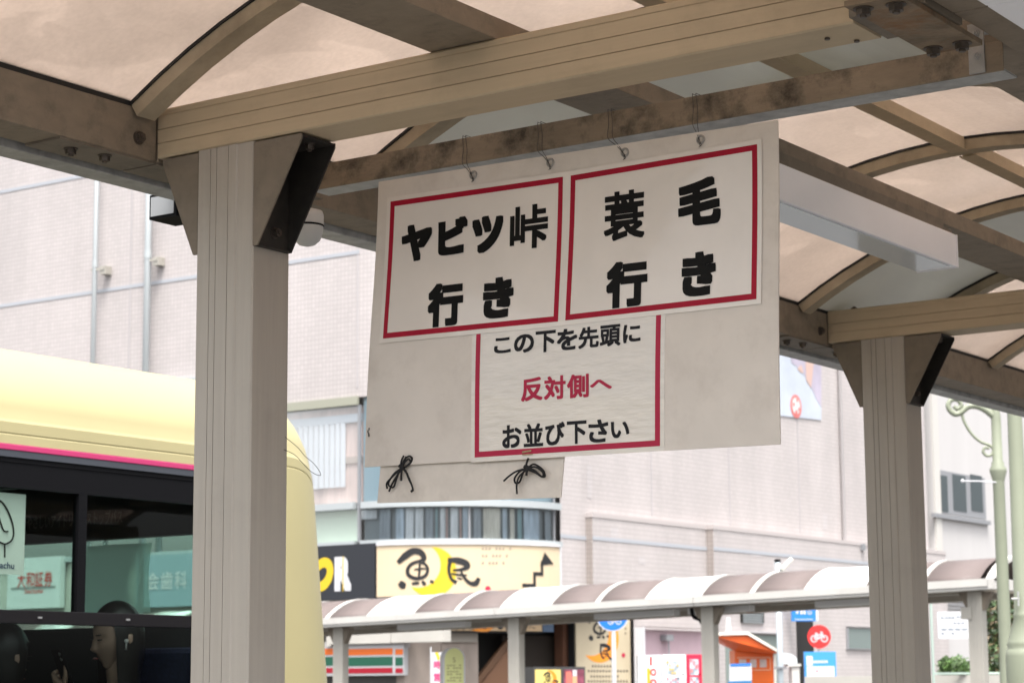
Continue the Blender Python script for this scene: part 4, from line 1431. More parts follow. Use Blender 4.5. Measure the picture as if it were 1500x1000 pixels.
zOP = at(880, 892, x=RXW).z
Y930 = at(929, 960, x=RXW + 0.17).y
wall_y('wall', ACY, Y930, RXW, zOP, TOP, M['tile'], BLD)
wall_y('wall', Y930, Yend, RXW, 0, TOP, M['tile'], BLD)
bm = BM()
quad(bm, [(-95, LY + 0.01, TOP), (ACX, LY + 0.01, TOP), (RXW, ACY, TOP), (RXW, Yend, TOP), (-95, Yend, TOP)])
obj('roof', bm, M['concrete'], BLD)
wall_y('wall', LY + 0.3, Yend, -95, 0, TOP, M['tile'], BLD)
# joints in the tile work
bm = BM()
for pa, pb in (((0, 278), (140, 258)), ((0, 448), (290, 405))):
    z = (at(*pa, y=LY).z + at(*pb, y=LY).z) / 2
    box(bm, -95, ACX, LY - 0.012, LY - 0.002, z - 0.04, z + 0.04)
obj('joint_band', bm, M['joint'], BLD)
bm = BM()
for px in (524, 190):
    x = at(px, 480, y=LY).x
    box(bm, x - 0.02, x + 0.02, LY - 0.01, LY - 0.002, zW1 + 0.2, TOP - 0.1)
obj('vertical_joint', bm, mat('thin_joint', (0.41, 0.385, 0.39), 0.7), BLD)
# cornice slats at the foot of the left wall
for k in range(5):
    bm = BM()
    z = zW1 + 0.06 + k * 0.17
    xa, xb = at(205, 560, y=LY).x, at(330, 560, y=LY).x
    box(bm, xa, xb, LY - 0.10, LY - 0.003, z, z + 0.07)
    obj('slat', bm, M['steel_light'], BLD)
bm = BM()
box(bm, -95, ACX, LY - 0.06, LY - 0.002, zW1 - 0.16, zW1 + 0.02)
obj('head_trim', bm, mat('olive_trim', (0.30, 0.30, 0.24), 0.5), BLD)
# drain pipes
for pxa, wd, by in ((139, 0.055, 395), (216, 0.075, 382)):
    x = at(pxa, 400, y=LY - 0.2).x
    dp = None
    bm = BM(); cyl(bm, (x, LY - 0.2, 2.0), (x, LY - 0.2, TOP - 0.5), wd, n=16)
    dp = obj('drain_pipe', bm, M['steel_light'], BLD, smooth=True)
    zb = at(pxa, by, y=LY - 0.2).z
    for dz in (0, 4.6):
        bm = BM()
        box(bm, x - 0.12, x + 0.30, LY - 0.215, LY - 0.202, zb + dz - 0.03, zb + dz + 0.03)
        box(bm, x + 0.16, x + 0.34, LY - 0.20, LY - 0.005, zb + dz - 0.13, zb + dz + 0.06)
        obj('pipe_bracket', bm, M['can_post'], dp)
        bm = BM(); cyl(bm, (x, LY - 0.2, zb + dz + 0.05), (x, LY - 0.2, zb + dz + 0.22), wd * 1.15, n=16)
        obj('pipe_collar', bm, M['steel_light'], dp)
# left window bay: the mirrored facade is put in as panels behind the glass
def plate(bm, a, b, y, t=0.03, mi=0):
    """panel facing -y between two pixel corners on the plane y"""
    p, q = at(*a, y=y), at(*b, y=y)
    box(bm, min(p.x, q.x), max(p.x, q.x), y, y + t, min(p.z, q.z), max(p.z, q.z), mi)
bm = BM()
box(bm, -95, ACX, LY + 0.14, LY + 0.18, zL1, zW1 - 0.17)
obj('pane_backing', bm, mat('pink_reflection', (0.66, 0.50, 0.46), 0.7, var=0.25, vscale=1.4, stretch=(2.5, 1, 0.3)), BLD)
bm = BM()
za, zb = at(480, 617, y=LY).z, at(480, 604, y=LY).z
box(bm, -95, ACX, LY + 0.075, LY + 0.135, za - 0.05, za + 0.12)
obj('reflected_rail', bm, mat('grey_rail', (0.52, 0.53, 0.57), 0.6), BLD)
bm = BM()
z0_ = at(480, 716, y=LY).z
xr = at(508, 650, y=LY + 0.085).x
xx = xr - 3.0
while xx < xr:
    obox(bm, (xx, LY + 0.085, (z0_ + za) / 2), (0.055, 0.012, 0), (-0.001, 0.004, 0), (0, 0, (za - z0_) / 2 - 0.03))
    xx += 0.145
tag(obj('reflected_slats', bm, mat('pale_reflection', (0.62, 0.61, 0.64), 0.7), BLD), kind='stuff')
bm = BM()
box(bm, -95, ACX, LY + 0.105, LY + 0.135, at(480, 680, y=LY).z, at(480, 670, y=LY).z)
obj('reflected_sill', bm, mat('tan_sill', (0.45, 0.36, 0.32), 0.7), BLD)
bm = BM()
quad(bm, [(-95, LY + 0.03, zL1), (ACX, LY + 0.03, zL1), (ACX, LY + 0.03, zW1 - 0.16), (-95, LY + 0.03, zW1 - 0.16)])
obj('window_pane', bm, M['win_glass'], BLD)
bm = BM(); box(bm, ACX - 0.025, ACX + 0.025, LY - 0.01, LY + 0.06, zW0 - 0.02, zW1 - 0.163)
obj('mullion', bm, M['frame_grey'], BLD)
# ledge that runs round the corner, sill, lower windows
def arc_band(bm, t0, t1, z0, z1, r0, r1, n=20):
    V = [[bm.verts.new(AP(t0 + (t1 - t0) * i / n, z, r)) for i in range(n + 1)] for r, z in ((r0, z0), (r1, z0), (r1, z1), (r0, z1))]
    for i in range(n):
        for k in range(4): bm.faces.new((V[k][i], V[k][i + 1], V[(k + 1) % 4][i + 1], V[(k + 1) % 4][i]))
    bm.faces.new([V[k][0] for k in range(4)]); bm.faces.new([V[k][n] for k in range(4)][::-1])
TE = math.pi / 2 - 0.01
bm = BM()
box(bm, -95, ACX - 0.07, LY - 0.10, LY + 0.6, zL0, zL1 - 0.003)
arc_band(bm, 0.03, TE, zL0, zL1 - 0.003, BR - 0.5, BR + 0.06)
obj('ledge', bm, M['steel_light'], BLD)
bm = BM()
box(bm, -95, ACX - 0.07, LY - 0.08, LY + 0.3, zS1 + 0.01, zW0)
arc_band(bm, 0.03, TE, zS1 + 0.01, zW0, BR - 0.3, BR + 0.08)
obj('sill', bm, M['steel_light'], BLD)
bm = BM()
quad(bm, [(-95, LY + 0.06, zW0), (ACX - 0.06, LY + 0.06, zW0), (ACX - 0.06, LY + 0.06, zL0), (-95, LY + 0.06, zL0)])
obj('window_pane', bm, M['win_glass'], BLD)
bm = BM()
box(bm, -95, ACX - 0.1, LY + 0.12, LY + 0.17, zW0, zL0)
obj('window_backing', bm, mat('pale_green_film', (0.62, 0.70, 0.58), 0.6), BLD)
# corner glazing: upper and lower panes
wall_arc('corner_pane', 0.02, TE, zL1, zW1 - 0.01, M['win_glass'], BLD, r=BR - 0.05, n=24)
wall_arc('corner_pane', 0.02, TE, zW0, zL0, M['win_glass'], BLD, r=BR - 0.05, n=24)
bm = BM(); arc_band(bm, 0.0, TE, zL1, zW1, BR - 0.20, BR - 0.16, 16)
obj('pane_backing', bm, mat('blue_grey_inner', (0.60, 0.75, 0.82), 0.7), BLD)
bm = BM(); arc_band(bm, 0.0, TE, zW0, zL0, BR - 0.24, BR - 0.20, 16)
obj('pane_backing', bm, mat('dark_inner', (0.24, 0.27, 0.29), 0.7), BLD)
for px in (688, 814):
    t = t_at(px)
    bm = BM()
    arc_band(bm, t - 0.006, t + 0.006, zW0 + 0.002, zL0 - 0.002, BR - 0.08, BR - 0.03, 2)
    arc_band(bm, t - 0.006, t + 0.006, zL1 + 0.002, zW1 - 0.002, BR - 0.08, BR - 0.03, 2)
    obj('mullion', bm, M['frame_grey'], BLD)
# reflections in the corner windows, put in as coloured strips behind the glass
cl = [('white_reflection', (0.62, 0.65, 0.68)), ('grey_reflection', (0.31, 0.35, 0.39)), ('teal_reflection', (0.26, 0.38, 0.41)), ('rust_reflection', (0.46, 0.34, 0.32)), ('sand_reflection', (0.62, 0.60, 0.54)), ('blue_grey_reflection', (0.46, 0.54, 0.62))]
cm = [mat(n, c, 0.8, var=0.2, vscale=3, stretch=(4, 4, 0.5)) for n, c in cl]
spec = [(527, 552, 0), (556, 572, 1), (580, 592, 5), (594, 606, 0), (608, 620, 0), (624, 634, 1), (638, 641, 2), (645, 652, 0), (653, 656, 3), (660, 671, 0), (673, 676, 3), (678, 687, 5), (694, 704, 1), (708, 733, 4), (736, 742, 5), (747, 753, 4), (758, 764, 2), (767, 789, 5), (798, 806, 1)]
for pa, pb, ci in spec:
    bm = BM()
    ta, tb = t_at(pa, BR - 0.12), t_at(pb, BR - 0.12)
    n = max(4, int((tb - ta) / 0.008))
    hi = zL0 - 0.02
    lo_ = zW0 + (0.45 if pa == 527 else -0.03)
    top = [AP(ta + (tb - ta) * i / n, hi, BR - 0.12 + 0.008 * math.sin(i * 1.9)) for i in range(n + 1)]
    bot = [AP(ta + (tb - ta) * i / n, lo_, BR - 0.12 + 0.012 * math.sin(i * 1.9 + 0.3)) for i in range(n + 1)]
    T = [bm.verts.new(p) for p in top]; B_ = [bm.verts.new(p) for p in bot]
    for i in range(n): bm.faces.new((B_[i], B_[i + 1], T[i + 1], T[i]))
    obj('reflection_strip', bm, cm[ci], BLD, smooth=True)
# right side: stepped podium
zP = at(868, 757, x=RXW + 0.17).z
ya, yb = at(868, 780, x=RXW + 0.17).y, at(1045, 790, x=RXW + 0.36).y
wall_y('podium_wall', ya, Y930, RXW + 0.17, zOP, zP, M['tile'], BLD)
wall_y('podium_wall', Y930, yb + 0.02, RXW + 0.17, 0, zP, M['tile'], BLD)
wall_x('podium_return', RXW + 0.001, RXW + 0.17, ya, zOP, zP, M['tile_shade'], BLD)
bm = BM(); prism(bm, [(ACX, LY + 0.4, zOP + 0.001), (RXW + 0.169, ACY, zOP + 0.001), (RXW + 0.169, Y930, zOP + 0.001), (ACX, Y930, zOP + 0.001)], (0, 0, 0.1))
obj('soffit', bm, M['concrete'], BLD)
wall_y('podium_wall', yb, Yend + 0.3, RXW + 0.36, 0, zP, M['tile'], BLD)
wall_x('podium_return', RXW + 0.171, RXW + 0.36, yb, 0, zP, M['tile_shade'], BLD)
bm = BM()
box(bm, RXW - 0.3, RXW + 0.185, ya - 0.015, yb - 0.02, zP + 0.002, zP + 0.10)
box(bm, RXW - 0.3, RXW + 0.375, yb - 0.015, Yend + 0.3, zP + 0.002, zP + 0.10)
obj('coping', bm, mat('pink_coping', (0.43, 0.39, 0.38), 0.6), BLD)
zB = (at(830, 797, x=RXW).z + at(1270, 815, x=RXW + 0.36).z) / 2
bm = BM()
box(bm, RXW + 0.002, RXW + 0.012, ACY, ya - 0.002, zB - 0.04, zB + 0.04)
box(bm, RXW + 0.172, RXW + 0.182, ya, yb - 0.002, zB - 0.04, zB + 0.04)
box(bm, RXW + 0.362, RXW + 0.372, yb, Yend + 0.3, zB - 0.04, zB + 0.04)
obj('joint_band', bm, M['joint'], BLD)
y = at(1234, 690, x=RXW + 0.06).y
bm = BM(); cyl(bm, (RXW + 0.06, y, zP + 0.1), (RXW + 0.06, y, TOP - 1), 0.045, n=10)
obj('drain_pipe', bm, mat('dark_pipe', (0.30, 0.28, 0.28), 0.5), BLD)
bm = BM()
for px in (954, 1068, 1170):
    yy = at(px, 700, x=RXW).y
    box(bm, RXW + 0.001, RXW + 0.006, yy - 0.015, yy + 0.015, zP + 0.2, TOP - 0.5)
obj('vertical_joint', bm, mat('pale_joint', (0.40, 0.375, 0.39), 0.7), BLD)
# repaired patches of lighter tile
PW = RXW + 0.36
def ypl(bm, a, b, x, t=0.02, mi=0):
    p, q = at(*a, x=x), at(*b, x=x)
    box(bm, x, x + t, min(p.y, q.y), max(p.y, q.y), min(p.z, q.z), max(p.z, q.z), mi)
mp_ = tiles('pale_patch_tile', (0.50, 0.465, 0.46), (0.40, 0.37, 0.37))
for a, b, x in (((859, 681), (867, 730), RXW + 0.002), ((1050, 770), (1055, 780), PW + 0.001), ((894, 772), (905, 795), RXW + 0.172), ((1205, 752), (1212, 775), RXW + 0.002), ((935, 815), (945, 826), RXW + 0.172), ((1100, 806), (1116, 816), PW + 0.001)):
    p, q = at(*a, x=x), at(*b, x=x)
    wall_y('repair_patch', min(p.y, q.y), max(p.y, q.y), x + 0.004, min(p.z, q.z), max(p.z, q.z), mp_, BLD)
bm = BM(); p = at(1262, 801, x=PW); box(bm, PW + 0.001, PW + 0.08, p.y - 0.08, p.y + 0.08, p.z - 0.08, p.z + 0.08)
obj('wall_vent', bm, M['frame_grey'], BLD)
# ground floor openings of the right side
bm = BM(); ypl(bm, (1062, 928), (1141, 1040), PW + 0.002, 0.02)
obj('recess_panel', bm, mat('grey_green_recess', (0.20, 0.24, 0.22), 0.5), BLD)  # flat panel; the dark recessed opening is put in as colour
bm = BM(); ypl(bm, (1062, 923), (1143, 928), PW + 0.002, 0.12)
obj('lintel', bm, mat('grey_lintel', (0.45, 0.43, 0.44), 0.6), BLD)
a, b = at(1084, 890, x=PW), at(1117, 913, x=PW)
bm = BM()
fr_ = [(a.y, a.y + 0.05), (b.y - 0.05, b.y)]
for y0, y1 in fr_: box(bm, PW + 0.001, PW + 0.05, y0, y1, b.z, a.z)
box(bm, PW + 0.001, PW + 0.004, a.y + 0.05, b.y - 0.05, b.z, a.z)
lv = obj('vent', bm, M['dark'], BLD)
nl = 6
for k in range(nl):
    bm = BM()
    z = b.z + (a.z - b.z) * (k + 0.5) / nl
    obox(bm, (PW + 0.03, (a.y + b.y) / 2, z), (0.03, 0, -0.018), (0, (b.y - a.y) / 2 - 0.055, 0), (0.004, 0, 0.008))
    obj('slat', bm, M['steel_light'], lv)
bm = BM(); ypl(bm, (1166, 905), (1194, 1040), PW + 0.002, 0.015)
obj('doorway', bm, M['dark'], BLD)
bm = BM(); ypl(bm, (1241, 919), (1300, 950), PW + 0.002, 0.012)
wn = obj('window', bm, mat('dull_window', (0.19, 0.23, 0.22), 0.25, coat=0.4), BLD)
bm = BM()
ypl(bm, (1239, 917), (1302, 919.3), PW + 0.002, 0.05); ypl(bm, (1239, 949.5), (1302, 952), PW + 0.002, 0.05); ypl(bm, (1239, 919.5), (1241.5, 949.4), PW + 0.002, 0.05)
obj('frame', bm, M['frame_grey'], wn)
# white building beyond
WB = thing('white_building', 'plain whitish building with a three pane grey window at the right', 'building', (-26, 66, 0))
M['white_wall'] = mat('off_white_render', (0.48, 0.465, 0.46), 0.8, var=0.05, vscale=0.6, stretch=(1, 1, 0.15))
WX = -25.15
YW = max(at(1357, 700, x=WX).y, Yend + 0.31)
bm = BM(); box(bm, -60, WX, YW, 105, 0, 21)
obj('wall', bm, M['white_wall'], WB)
bm = BM()
p = at(1358, 700, x=WX)
box(bm, WX + 0.001, WX + 0.06, YW + 0.01, YW + 0.40, 0, 21)
obj('corner_pilaster', bm, mat('cream_pilaster', (0.52, 0.50, 0.47), 0.7), WB)
bm = BM()
ypl(bm, (1366, 686), (1444, 760), WX + 0.002, 0.02)
wn = obj('window', bm, M['frame_grey'], WB)
for pa, pb in ((1370, 1389), (1395, 1416), (1421, 1440)):
    bm = BM(); ypl(bm, (pa, 694), (pb, 750), WX + 0.024, 0.01)
    obj('pane', bm, mat('window_dark_pane', (0.055, 0.07, 0.075), 0.35, spec=0.3), wn)
bm = BM(); ypl(bm, (1364, 757), (1446, 763), WX + 0.002, 0.12)
obj('sill', bm, M['frame_grey'], wn)

# small louvres further along
for pa, pb in ((1370, 1425), (1440, 1462)):
    for k in range(4):
        bm = BM()
        ypl(bm, (pa, 874 + k * 5.4), (pb, 877 + k * 5.4), WX + 0.002, 0.05)
        obj('slat', bm, M['frame_grey'], WB)

# poster banner on the upper right wall
PB = thing('wall_banner', 'large pale blue and mauve picture banner on the tiled wall', 'banner', tuple(at(1170, 613, x=RXW)))
XB = RXW + 0.02
def ypoly(bm, pts, x, mi=0): prism(bm, [at(px, py, x=x) for px, py in pts], (0.004, 0, 0), mi)
bm = BM(); ypoly(bm, [(1090, 440), (1203, 450), (1203, 615), (1090, 603)], XB)
obj('sheet', bm, mat('pale_blue_print', (0.46, 0.50, 0.57), 0.5, var=0.12, vscale=0.8), PB)
bm = BM(); ypoly(bm, [(1152, 450), (1203, 450), (1203, 596), (1196, 585), (1190, 570), (1182, 555), (1172, 540), (1160, 532), (1156, 515), (1150, 500)], XB + 0.006)
obj('print_area', bm, mat('mauve_print', (0.40, 0.36, 0.44), 0.5, var=0.2, vscale=0.8), PB)
bm = BM(); ypoly(bm, [(1183, 470), (1199, 470), (1193, 520), (1190, 550), (1188, 568), (1181, 556), (1180, 530)], XB + 0.012); ypoly(bm, [(1168, 540), (1174, 534), (1177, 545), (1174, 546)], XB + 0.012)
obj('print_area', bm, mat('salmon_print', (0.52, 0.36, 0.31), 0.5), PB)
bm = BM()
c = at(1166, 595, x=XB + 0.01)
lathe(bm, c, [(0.30, -0.002), (0.30, 0.003)], n=28, axis=(1, 0, 0))
obj('emblem', bm, mat('red_emblem', (0.58, 0.16, 0.15), 0.5), PB)
bm = BM()
lathe(bm, c + Vector((0.004, 0, 0.01)), [(0.21, -0.001), (0.21, 0.003)], n=24, axis=(1, 0, 0))
obj('emblem_centre', bm, M['white'], PB)
bm = BM()
for dy, dz, r in ((0.0, -0.16, 0.07), (-0.13, 0.04, 0.05), (0.05, 0.16, 0.05), (0.14, -0.06, 0.05)):
    lathe(bm, c + Vector((0.009, dy, dz)), [(r, -0.001), (r, 0.002)], n=14, axis=(1, 0, 0))
obj('emblem_mark', bm, mat('red_emblem_mark', (0.58, 0.16, 0.15), 0.5), PB)

# ------------------------------------------------------------------ shop signs and ground floor of the corner
M['cream_sign'] = mat('cream_sign_face', (0.60, 0.48, 0.33), 0.35, var=0.03, vscale=1.2)
M['sign_black'] = mat('sign_black', (0.022, 0.024, 0.030), 0.35)
M['sign_yellow'] = mat('sign_yellow', (0.62, 0.44, 0.02), 0.4)
M['sign_white'] = mat('sign_white', (0.58, 0.58, 0.60), 0.35)
M['orange'] = mat('orange_print', (0.75, 0.26, 0.02), 0.45)
M['tan_sign'] = mat('tan_sign_face', (0.47, 0.40, 0.28), 0.5, var=0.06, vscale=1.5)
M['brush'] = mat('brush_ink', (0.012, 0.012, 0.014), 0.5)
def stroke(bm, fn, pts, wd, n=5):
    """brush stroke: a ribbon through pts (u, v), half widths wd"""
    P_ = spline([(u, v, 0) for u, v in pts], n)
    m_ = len(P_)
    L, R = [], []
    for i, p in enumerate(P_):
        t = (P_[min(i + 1, m_ - 1)] - P_[max(i - 1, 0)]).normalized()
        f = i / (m_ - 1) * (len(wd) - 1)
        k = min(int(f), len(wd) - 2)
        ww = wd[k] + (wd[k + 1] - wd[k]) * (f - k)
        L.append(bm.verts.new(fn(p.x - t.y * ww, p.y + t.x * ww)))
        R.append(bm.verts.new(fn(p.x + t.y * ww, p.y - t.x * ww)))
    for i in range(m_ - 1): bm.faces.new((L[i], R[i], R[i + 1], L[i + 1]))
def crescent(bm, fn, cu, cv, r, du, dv, r2, n=40):
    """moon shape: disc (cu, cv, r) minus disc shifted by (du, dv) with radius r2"""
    pts = [(cu + r * math.cos(2 * math.pi * i / n), cv + r * math.sin(2 * math.pi * i / n)) for i in range(n)]
    out = []
    for u, v in pts:
        d = math.hypot(u - cu - du, v - cv - dv)
        if d >= r2: out.append((u, v))
    k0 = 0
    # order so that the arc is contiguous
    ang = [math.atan2(v - cv, u - cu) for u, v in out]
    base = math.atan2(dv, du)
    out.sort(key=lambda p: (math.atan2(p[1] - cv, p[0] - cu) - base) % (2 * math.pi))
    inner_ = []
    for u, v in out:
        a = math.atan2(v - cv - dv, u - cu - du)
        inner_.append((cu + du + r2 * math.cos(a), cv + dv + r2 * math.sin(a)))
    A = [bm.verts.new(fn(u, v)) for u, v in out]
    B = [bm.verts.new(fn(u, v)) for u, v in inner_]
    for i in range(len(A) - 1): bm.faces.new((A[i], A[i + 1], B[i + 1], B[i]))
def brush_fish(bm, fn, cu, cv, s):
    """the brushed character for fish, about 2 s wide"""
    S = lambda pts, wd: stroke(bm, fn, [(cu + s * x, cv + s * y) for x, y in pts], [s * q for q in wd])
    S([(-0.95, 0.42), (-0.60, 0.72), (-0.25, 0.92), (0.10, 0.86), (0.25, 0.62), (0.16, 0.46)], [0.10, 0.16, 0.15, 0.14, 0.12, 0.10])
    S([(0.12, 0.50), (-0.30, 0.36), (-0.50, 0.10), (-0.42, -0.16), (-0.05, -0.30), (0.30, -0.18), (0.42, 0.10), (0.30, 0.34), (0.05, 0.42)], [0.07, 0.075, 0.085, 0.09, 0.08, 0.075, 0.07, 0.06, 0.05])
    S([(-0.20, 0.10), (0.08, 0.14), (0.34, 0.14)], [0.03, 0.045, 0.03])
    S([(0.06, 0.36), (0.05, 0.10), (0.02, -0.24)], [0.05, 0.06, 0.05])
    S([(-0.88, -0.46), (-0.72, -0.58), (-0.58, -0.62)], [0.12, 0.17, 0.10])
    S([(-0.30, -0.52), (-0.12, -0.50), (0.04, -0.50)], [0.05, 0.07, 0.05])
    S([(0.16, -0.42), (0.26, -0.52), (0.30, -0.60)], [0.06, 0.08, 0.06])
    S([(0.52, -0.40), (0.60, -0.44), (0.68, -0.50)], [0.04, 0.07, 0.05])
def brush_people(bm, fn, cu, cv, s):
    S = lambda pts, wd: stroke(bm, fn, [(cu + s * x, cv + s * y) for x, y in pts], [s * q for q in wd])
    S([(-0.62, 0.66), (-0.10, 0.62), (0.32, 0.48), (0.40, 0.30), (0.10, 0.16), (-0.35, 0.12)], [0.10, 0.17, 0.17, 0.14, 0.08, 0.06])
    S([(-0.50, 0.58), (-0.56, 0.10), (-0.42, -0.34), (-0.16, -0.52)], [0.10, 0.08, 0.08, 0.10])
    S([(-0.42, -0.06), (0.0, -0.12), (0.38, -0.14)], [0.05, 0.06, 0.04])
    S([(0.06, 0.14), (0.20, -0.20), (0.50, -0.52), (0.84, -0.56), (1.02, -0.28)], [0.05, 0.07, 0.10, 0.15, 0.10])
    S([(-0.12, -0.28), (0.12, -0.34)], [0.04, 0.05])
# curved cream sign over the corner: u runs along the wall in metres, v is height
SR = BR + 0.14
ts0, ts1 = t_at(552, SR), t_at(819, SR)
LEN = (ts1 - ts0) * SR
zs0, zs1 = zS0_, zS1 - 0.005
def sgn_fn(n): return lambda u, v: AP(ts0 + u / SR, v, SR + n)
def pxuv(px, py):
    t = t_at(px, SR)
    p = AP(t, 4, SR)
    d = (p - CO).dot(FW)
    z = at(px, py, d=1)
    k = Vector((p.x, p.y, 0)).length / Vector((ray(px, py).x, ray(px, py).y, 0)).length
    return (t - ts0) * SR, CAM_H + ray(px, py).z * k
CS = thing('curved_sign', 'curved cream shop sign with a brushed fish character and yellow moon', 'sign', tuple(AP((ts0 + ts1) / 2, zs0, SR)))
bm = BM(); arc_band(bm, ts0, ts1, zs0, zs1, SR - 0.12, SR, 30)
obj('face', bm, M['cream_sign'], CS, smooth=False)
bm = BM(); arc_band(bm, ts0, ts1, zs1 + 0.002, zs1 + 0.05, SR - 0.12, SR + 0.03, 30)
arc_band(bm, ts1 + 0.002, ts1 + 0.015, zs0, zs1, SR - 0.12, SR + 0.02, 2)
obj('edge_trim', bm, M['sign_white'], CS)
bm = BM()
cu, cv = pxuv(622, 838)
ru = abs(pxuv(676, 838)[0] - cu) * 0.0 + (pxuv(622, 800)[1] - pxuv(622, 872)[1]) / 2 * 1.0
crescent(bm, sgn_fn(0.004), *pxuv(632, 837), ru * 1.02, -ru * 0.55, ru * 0.28, ru * 0.92)
obj('moon', bm, M['sign_yellow'], CS)
s_ = (pxuv(620, 808)[1] - pxuv(620, 864)[1]) / 1.70
bm = BM(); brush_fish(bm, sgn_fn(0.009), *pxuv(613, 837), s_)
obj('lettering', bm, M['brush'], CS)
bm = BM(); brush_people(bm, sgn_fn(0.009), *pxuv(673, 838), s_ * 0.86)
obj('lettering', bm, M['brush'], CS)
bm = BM()
st = [pxuv(*p) for p in ((766, 857), (782, 857), (782, 840), (793, 840), (793, 824), (799, 824))]
hw = 0.035
for (u0, v0), (u1, v1) in zip(st, st[1:]):
    a0_, a1_ = min(u0, u1) - hw, max(u0, u1) + hw
    b0_, b1_ = min(v0, v1) - hw, max(v0, v1) + hw
    quad(bm, [sgn_fn(0.009 + 0.001 * (abs(u1 - u0) > abs(v1 - v0)))(u, v) for u, v in ((a0_, b0_), (a1_, b0_), (a1_, b1_), (a0_, b1_))])
quad(bm, [sgn_fn(0.0115)(*pxuv(*p)) for p in ((797, 808), (810, 826), (803, 826), (790, 828))][:4])
obj('arrow', bm, M['brush'], CS)
bm = BM()
for j, py in enumerate((803, 813.5, 824)):
    for i in range(9 - j):
        if (i + j) % 4 == 3: continue
        u, v = pxuv(707 + i * 5.0, py)
        quad(bm, [sgn_fn(0.006)(u + a, v + b) for a, b in ((-0.022, -0.028), (0.022, -0.02), (0.018, 0.028), (-0.02, 0.022))])
obj('small_print', bm, mat('grey_print', (0.30, 0.25, 0.20), 0.5), CS)
bm = BM()
lathe(bm, sgn_fn(0.005)(*pxuv(714, 862)), [(0.06, -0.001), (0.06, 0.003)], n=10, axis=Vector((math.sin((ts0 + ts1) / 2), -math.cos((ts0 + ts1) / 2), 0)))
obj('seal', bm, M['red_faded'], CS)

# black sign left of it
def flat(y): return lambda u, v: Vector((u, y, v))
BS = thing('black_sign', 'black shop sign with a yellow and a white letter beside the cream sign', 'sign', tuple(at(515, 876, y=LY - 0.1)))
bm = BM(); plate(bm, (400, 803), (549, 876), LY - 0.10, 0.09)
obj('face', bm, M['sign_black'], BS)
bm = BM()
f_ = flat(LY - 0.104)
y_ = LY - 0.104
cO = at(472, 841, y=y_)
hO = at(490, 811, y=y_).z - at(490, 861, y=y_).z
N = 28
def Dp(k, sc, off):
    a = 2 * math.pi * k / N
    return Vector((cO.x + sc * hO * (0.42 * math.cos(a)) + off * hO + 0.10 * hO * math.sin(a) * 0.9, y_, cO.z + sc * hO * 0.5 * math.sin(a)))
o1 = [bm.verts.new(Dp(k, 1, 0)) for k in range(N)]; o2 = [bm.verts.new(Dp(k, 0.42, -0.02)) for k in range(N)]
for k in range(N): bm.faces.new((o1[k], o1[(k + 1) % N], o2[(k + 1) % N], o2[k]))
obj('letter', bm, M['sign_yellow'], BS)
bm = BM()
a, b = at(490, 815, y=y_), at(515, 865, y=y_)
put_text(bm, 'R', f_, (a.x + b.x) / 2, (a.z + b.z) / 2, b.x - a.x, a.z - b.z, 0.075)
obj('letter', bm, M['sign_white'], BS)
bm = BM()
p = at(502.5, 840, y=y_ - 0.012)
box(bm, p.x - 0.012, p.x + 0.012, y_ - 0.015, y_ - 0.012, b.z, a.z)
obj('letter_line', bm, M['sign_yellow'], BS)

# signs seen through the bus windscreen
SG = thing('white_sign', 'white shop sign with red characters seen through the bus', 'sign', tuple(at(50, 890, y=LY - 0.2)))
bm = BM(); plate(bm, (12, 818), (87, 889), LY - 0.2, 0.15)
obj('face', bm, mat('white_sign_face', (0.6, 0.61, 0.61), 0.4), SG)
y_ = LY - 0.206
bm = BM()
a, b = at(25, 838, y=y_), at(77, 858, y=y_)
for i, ch in enumerate('大和証券'):
    put_text(bm, ch, flat(y_), a.x + (b.x - a.x) * (i + 0.5) / 4, (a.z + b.z) / 2, (b.x - a.x) * 0.23, a.z - b.z, 0.012)
a, b = at(36, 862, y=y_), at(63, 868, y=y_)
put_text(bm, 'Daiwa Securities', flat(y_), (a.x + b.x) / 2, (a.z + b.z) / 2, b.x - a.x, a.z - b.z, 0.01)
obj('lettering', bm, mat('red_lettering', (0.55, 0.06, 0.05), 0.5), SG)
bm = BM(); plate(bm, (16, 860), (81, 860.7), y_, 0.004)
obj('rule_line', bm, mat('grey_rule', (0.25, 0.25, 0.25), 0.5), SG)
SG = thing('blue_sign', 'pale blue dental clinic sign seen through the bus', 'sign', tuple(at(260, 890, y=LY - 0.2)))
bm = BM(); plate(bm, (200, 814), (330, 885), LY - 0.2, 0.15)
obj('face', bm, mat('pale_blue_sign_face', (0.27, 0.36, 0.41), 0.4), SG)
bm = BM()
a, b = at(214, 838, y=y_), at(275, 862, y=y_)
for i, ch in enumerate('会歯科'):
    put_text(bm, ch, flat(y_), a.x + (b.x - a.x) * (i + 0.5) / 3, (a.z + b.z) / 2, (b.x - a.x) * 0.29, a.z - b.z, 0.02)
obj('lettering', bm, M['sign_white'], SG)

